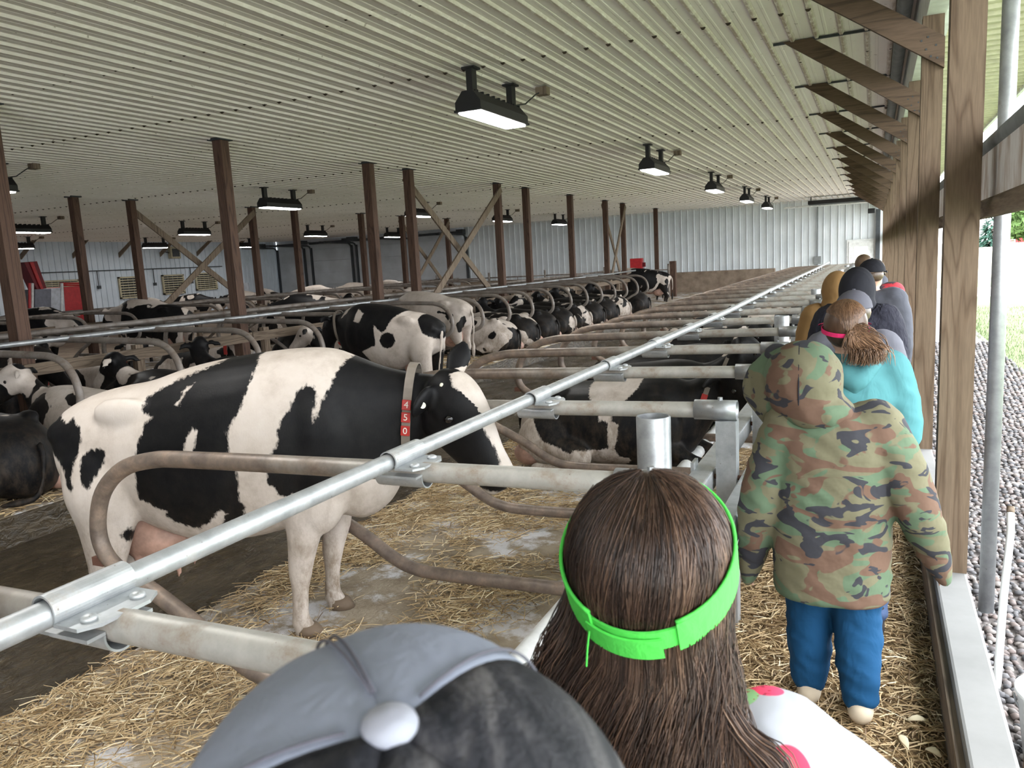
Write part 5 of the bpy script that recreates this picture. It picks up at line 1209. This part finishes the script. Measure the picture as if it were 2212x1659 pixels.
def band(par, name, c, rx, ry, tilt, h0, h1, a0, a1, mat, th=.003, n=48, rz=0):
    rows = [[], [], [], []]
    for k in range(n + 1):
        a = a0 + (a1 - a0)*k/n; co, si = math.cos(a), math.sin(a)
        for j, (dr, dh) in enumerate(((0, h0), (0, h1), (th, h1), (th, h0))):
            x = (rx + dr)*co; yy = (ry + dr)*si; p = Vector((x, yy*math.cos(tilt) - dh*math.sin(tilt), yy*math.sin(tilt) + dh*math.cos(tilt)))
            p = Matrix.Rotation(rz, 3, 'Z') @ p; rows[j].append(tuple(Vector(c) + p))
    mb = MB(); mb.rings(rows + [rows[0]], False, False)
    e = len(mb.v); 
    mb.add([rows[j][0] for j in range(4)], [(3, 2, 1, 0)]); mb.add([rows[j][-1] for j in range(4)], [(0, 1, 2, 3)])
    return mb.obj(name, mat, par, smooth=False)
band(P, 'visor_band', (hx, hy - .01, hz - .01), hr*1.17, hr*1.36, R_(10), -.008, .01, 0, 2*math.pi, 'pink_band', .004)
br_ = MB(); br_.rings([[(hx + r*math.cos(a), hy + hr*.5 + (r + .05*(k > 0))*math.sin(a) , hz + .012 + z) for a in [math.pi*j/14 for j in range(15)]] for k, (r, z) in enumerate(((hr*1.15, 0), (hr*1.35, -.005), (hr*1.35, -.009), (hr*1.15, -.004), (hr*1.15, 0)))], False, False); br_.obj('visor_brim', 'pink_band', P)
hd2 = MB(); limb(hd2, [(-.10, -.055, 1.235, .03), (-.06, -.095, 1.21, .04), (.0, -.12, 1.16, .05), (.06, -.095, 1.21, .04), (.10, -.055, 1.235, .03)], n=14); limb(hd2, [(0, -.105, 1.2, .075, .03), (0, -.118, 1.14, .05, .024), (0, -.12, 1.1, .016, .016)], side=(1, 0, 0)); fpart(P, 'hood', hd2, 'teal_fleece', .013, 4)

# the others ahead in line
def cap_on(par, c, r, mat, brimdir=0, button=True):
    hx, hy, hz = c; q = MB(); q.rings([[(hx + r*1.16*math.sin(th)*math.cos(a), hy + r*1.36*math.sin(th)*math.sin(a), hz + r*.25 + r*1.2*math.cos(th)) for a in [2*math.pi*k/24 for k in range(24)]] for th in (.04, .3, .6, .9, 1.2, 1.5, 1.57)], True)
    q.obj('cap', mat, par, smooth=True)
    q = MB(); q.rings([[(hx + rr_*1.1*math.cos(a), hy + r*.9 + (rr_ + ad)*math.sin(a), hz + r*.25 + z) for a in [math.pi*j/12 for j in range(13)]] for rr_, ad, z in ((r*.95, 0, .004), (r*.95, r*.8, -.01), (r*.95, r*.8, -.014), (r*.95, 0, 0), (r*.95, 0, .004))], False, False); q.obj('cap_brim', mat, par)
    MB().tube([(hx, hy, hz + r*1.42), (hx, hy, hz + r*1.5)], .008, 8).obj('cap_button', mat, par)
P, ht, (hx, hy, hz, hr) = person('child in grey cap and grey shirt just ahead of the teal hoodie', -.10, 4.62, 1.50, 0, 'grey_cotton', 'denim', bulk=1.1, voxel=.02)
cap_on(P, (hx, hy, hz), hr, 'cap_plum_grey'); hm = MB(); hm.ell((hx, hy - .02, hz - .002), hr*1.1, hr*1.25, hr*.95, 18, 10); fpart(P, 'hair', hm, 'hair_dark', .016, 3, .3)
P, ht, (hx, hy, hz, hr) = person('person in black puffer jacket with dark hood up', -.10, 5.6, 1.57, R_(-8), 'black_puffer', 'black_cotton', bulk=1.3, voxel=.02, headoff=(0, .0))
hb2 = MB(); hb2.ell((hx, hy - .01, hz + .0), .115, .14, .155, 20, 12); hb2.ell((hx, hy - .03, hz - .1), .125, .13, .08, 20, 10); fpart(P, 'hood', hb2, 'black_cotton', .016, 4)
for k in range(6):
    z = .72 + .085*k
    q = MB(); q.rings([ring((0, 0, z + dz_), (1, 0, 0), (0, 1, 0), .2 + e, .146 + e, .146 + e, 2.3, 28) for dz_, e in ((-.035, 0), (-.02, .017), (.015, .017), (.032, 0))], False); q.obj('quilted_band', 'black_puffer', P, smooth=True)
P, ht, (hx, hy, hz, hr) = person('person in tan canvas coat with hood up, left of the dark hood', -.25, 6.35, 1.53, R_(5), 'brown_canvas', 'denim', bulk=1.2, voxel=.02)
hb2 = MB(); hb2.ell((hx, hy - .01, hz), .115, .14, .15, 20, 12); hb2.ell((hx, hy - .03, hz - .1), .12, .12, .07, 20, 10); fpart(P, 'hood', hb2, 'brown_canvas', .018, 4)
P, ht, (hx, hy, hz, hr) = person('person in dark grey sweater and black cap', -.02, 7.0, 1.62, R_(-15), 'grey_sweater', 'denim', bulk=1.2, voxel=.022, headturn=R_(-30))
cap_on(P, (hx, hy, hz), hr, 'black_cotton'); hm = MB(); hm.ell((hx, hy - .02, hz - .002), hr*1.08, hr*1.2, hr*.85, 18, 10); fpart(P, 'hair', hm, 'hair_dark', .018, 3, .5)
P, ht, (hx, hy, hz, hr) = person('person in red and black plaid jacket ahead of the black cap', .0, 8.3, 1.6, 0, 'plaid', 'denim', bulk=1.2, voxel=.024)
hm = MB(); hm.ell((hx, hy - .01, hz + .012), hr*1.12, hr*1.3, hr*1.28, 18, 12); fpart(P, 'hair', hm, 'hair_dark', .018, 3, .3)
P, ht, (hx, hy, hz, hr) = person('farthest person with short brown hair below the bright door', -.12, 10.2, 1.63, 0, 'grey_sweater', 'denim', bulk=1.1, voxel=.026)
hm = MB(); hm.ell((hx, hy - .01, hz + .012), hr*1.1, hr*1.28, hr*1.26, 18, 12); fpart(P, 'hair', hm, 'hair_dark', .018, 3, .8)

# ------------------------------------------------------------------ girl with the lime visor, close to the camera
GX, GY = -.245, .89
P, ht, (hx, hy, hz, hr) = person('girl with long brown hair, lime green visor and fruit print shirt', GX, GY, 1.43, R_(4), 'fruit_shirt', 'denim', elbows=[(-.19, -.0, .9), (.33, .02, .98)], wrists=[(-.17, .14, .8), (.38, .2, .9)], hem=.46, bulk=1.0, voxel=.0105, headoff=(0, .01), headz=1.365, headscale=.95)
HC = Vector((0, -.005, 1.392)); rx_, ry_, rz_ = .096, .113, .099
hm = MB(); hm.ell(HC, rx_, ry_, rz_, 26, 16)
limb(hm, [(0, -.02, 1.35, .07, .045), (0, -.038, 1.29, .073, .036), (-.005, -.06, 1.2, .08, .03), (-.015, -.082, 1.12, .088, .024), (-.03, -.095, 1.04, .075, .018)], side=(1, 0, 0), n=20)
for s in (-1, 1): limb(hm, [(s*.06, -.03, 1.335, .03), (s*.075, -.04, 1.255, .028), (s*.08 - .01, -.055, 1.165, .026), (s*.075 - .015, -.065, 1.075, .02)], side=(0, 1, 0))
fpart(P, 'hair', hm, 'hair_brown', .010, 5, .25)
rs = np.random.RandomState(12); pth = []; tin = []
for i in range(7500):
    side = rs.rand(); ph_ = rs.uniform(math.pi*.84, math.pi*2.16); t0 = rs.uniform(.03, .5) if rs.rand() < .6 else rs.uniform(.03, .15)
    swirl = rs.normal(.12, .1); row = []; lift = 1.005 + abs(rs.normal(0, .02))
    for q in np.linspace(t0, 1, 7):
        th2 = q*math.pi*(.53 + .19*max(0, -math.sin(ph_))); a = ph_ + (1 - q)*swirl*2.0
        row.append(HC + Vector((rx_*math.sin(th2)*math.cos(a)*lift, ry_*math.sin(th2)*math.sin(a)*lift, rz_*math.cos(th2)*lift)))
    e = row[-1]; out = Vector((math.cos(ph_), math.sin(ph_), 0)); L = rs.uniform(.16, .36); wv = rs.uniform(0, 6.28); am = rs.uniform(.003, .012); cl = rs.normal(0, .012)
    bx = math.cos(ph_)
    for j in range(1, 9):
        f = j/8; tx = bx*(.086 + .04*min(1, f*L/.25)) - .02*f + cl*f + am*math.sin(wv + f*7)
        yb = float(np.interp(e.z - L*f, [1.04, 1.12, 1.2, 1.28, 1.34], [-.121, -.113, -.1, -.085, -.08])); sw = max(0, -math.sin(ph_))**.55
        ty = -.035*(1 - sw) - .03*f*(1 - sw) + yb*sw + am*f*math.cos(wv + f*6) - .007*f*rs.rand()
        g = min(1, f*2.2); row.append(Vector((e.x*(1 - g) + tx*g, e.y*(1 - g) + ty*g, e.z - L*f)))
    pth.append(row); tin.append(float(np.clip(rs.normal(.42 + .2*math.sin(ph_*11 + 1.3*math.sin(ph_*4)) + .1*bx + .16*math.sin(ph_*37), .17), 0, 1)))
strands(P, 'hair_strands', pth, 'hair_brown', .00062, tin)
# lock over the shoulder
pth = []
for i in range(120):
    a, b_ = rs.normal(0, .007, 2); pth.append(smooth_path([Vector((.075 + a, -.05 + b_, 1.27)), Vector((.11 + a, -.075 + b_, 1.225)), Vector((.15 + a, -.085 + b_, 1.19 + a)), Vector((.175 + a*.8, -.10 + b_, 1.14)), Vector((.178 + a*.5, -.115 + b_*.5, 1.09))], 3))
strands(P, 'loose_lock', pth, 'hair_brown', .0009)
TB = R_(30); bc = HC + Vector((0, -.002, -.004))
band(P, 'visor_band', bc, .1015, .1165, TB, -.026, .024, R_(-62), R_(242), 'lime_band', .0035, 64)
band(P, 'visor_strap', bc, .0995, .1135, TB, -.02, .012, R_(-128), R_(-50), 'lime_band', .003, 24)
band(P, 'strap_tab', bc, .1035, .1185, TB, -.03, .004, R_(-122), R_(-72), 'lime_band', .003, 20)
ed = [bc + Vector((.103*math.cos(a), .118*math.sin(a)*math.cos(TB) - .024*math.sin(TB), .118*math.sin(a)*math.sin(TB) + .024*math.cos(TB))) for a in [R_(-62 + 304*k/50) for k in range(51)]]
MB().tube(ed, .0026, 6).obj('band_hem', 'lime_band', P, smooth=True)
q = MB(); q.rings([[bc + Vector((rr_*math.cos(a), (rr_*1.15 + ad)*math.sin(a)*math.cos(TB) - z*math.sin(TB), (rr_*1.15 + ad)*math.sin(a)*math.sin(TB)*.8 + z*math.cos(TB))) for a in [R_(20 + 140*j/20) for j in range(21)]] for rr_, ad, z in ((.102, 0, -.015), (.106, .055, -.035), (.106, .055, -.038), (.102, 0, -.019), (.102, 0, -.015))], False, False); q.obj('visor_brim', 'lime_band', P, smooth=True)
a0 = bc + Vector((.1*math.cos(R_(-122)), .12*math.sin(R_(-122))*math.cos(TB), .12*math.sin(R_(-122))*math.sin(TB) - .01))
MB().tube([a0, a0 + Vector((-.002, -.004, -.02)), a0 + Vector((-.004, -.004, -.042))], .0012, 5).obj('loose_thread', 'lime_band', P)

# ------------------------------------------------------------------ person with the cap, right in front of the lens
BP = atd(835, 1475, .345); CH = R_(36)
P, ht, (hx, hy, hz, hr) = person('person in grey cap with black mesh back at the bottom of the view', BP.x - .0, BP.y + .0, BP.z/1.012, CH, 'black_cotton', 'denim', bulk=1.0, voxel=.016)
pc = Vector((0, 0, BP.z - .118)); rx_, ry_, rz_ = .116, .136, .118
hm = MB(); hm.ell((0, -.01, pc.z - .01), .08, .1, .09, 20, 12); fpart(P, 'hair', hm, 'hair_dark', .013, 3, .3)
def dome(a, th, off=0):
    pinch = 1 - .018*abs(math.cos(2.5*(a - R_(38))))**12*math.sin(th)
    sq = math.sin(th)**.82
    return pc + Matrix.Rotation(R_(15), 3, 'X') @ Vector(((rx_ + off)*sq*math.cos(a)*pinch, (ry_ + off)*sq*math.sin(a)*pinch, (rz_ + off)*math.cos(th) - .02*max(0, th - 1.4)))
seg = [(R_(38), R_(110), 'cap_grey'), (R_(110), R_(182), 'cap_grey'), (R_(182), R_(248), 'cap_mesh'), (R_(248), R_(320), 'cap_mesh'), (R_(320), R_(398), 'cap_mesh')]
for a0, a1, mt_ in seg:
    q = MB(); na = 16; rows = []
    for i in range(19):
        th = .02 + i/18*1.62; rows.append([dome(a0 + (a1 - a0)*k/na, th, (.004 if mt_ == 'cap_mesh' else .0015)*math.sin(math.pi*k/na)) for k in range(na + 1)])
    q.rings(rows, False, False)
    o = q.obj('crown_panel', mt_, P, smooth=True); sd_ = o.modifiers.new('solid', 'SOLIDIFY'); sd_.thickness = .0025; sd_.offset = 1
for a, mt_ in ((R_(38), 'cap_grey'), (R_(110), 'cap_grey'), (R_(182), 'cap_grey')):
    for da in (-.035, .035) if a == R_(110) else ((-.05 if a > 2 else .05),):
        MB().tube([dome(a + da*min(1, 8/(i + 1)), .1 + i*.085, .0028) for i in range(18)], .0009, 5).obj('stitching', 'cap_plum_grey', P, smooth=True)
q = MB(); q.ell(dome(0, 0, .003), .0118, .0118, .0075, 18, 10); q.obj('button', 'cap_button', P, smooth=True)
q = MB(); q.rings([[pc + Vector((rr_*1.0*math.cos(a), .03 + (rr_ + ad)*math.sin(a), z)) for a in [math.pi*j/20 for j in range(21)]] for rr_, ad, z in ((.095, 0, -.012), (.092, .065, -.028), (.092, .065, -.032), (.095, 0, -.016), (.095, 0, -.012))], False, False); q.obj('brim', 'cap_grey', P, smooth=True)
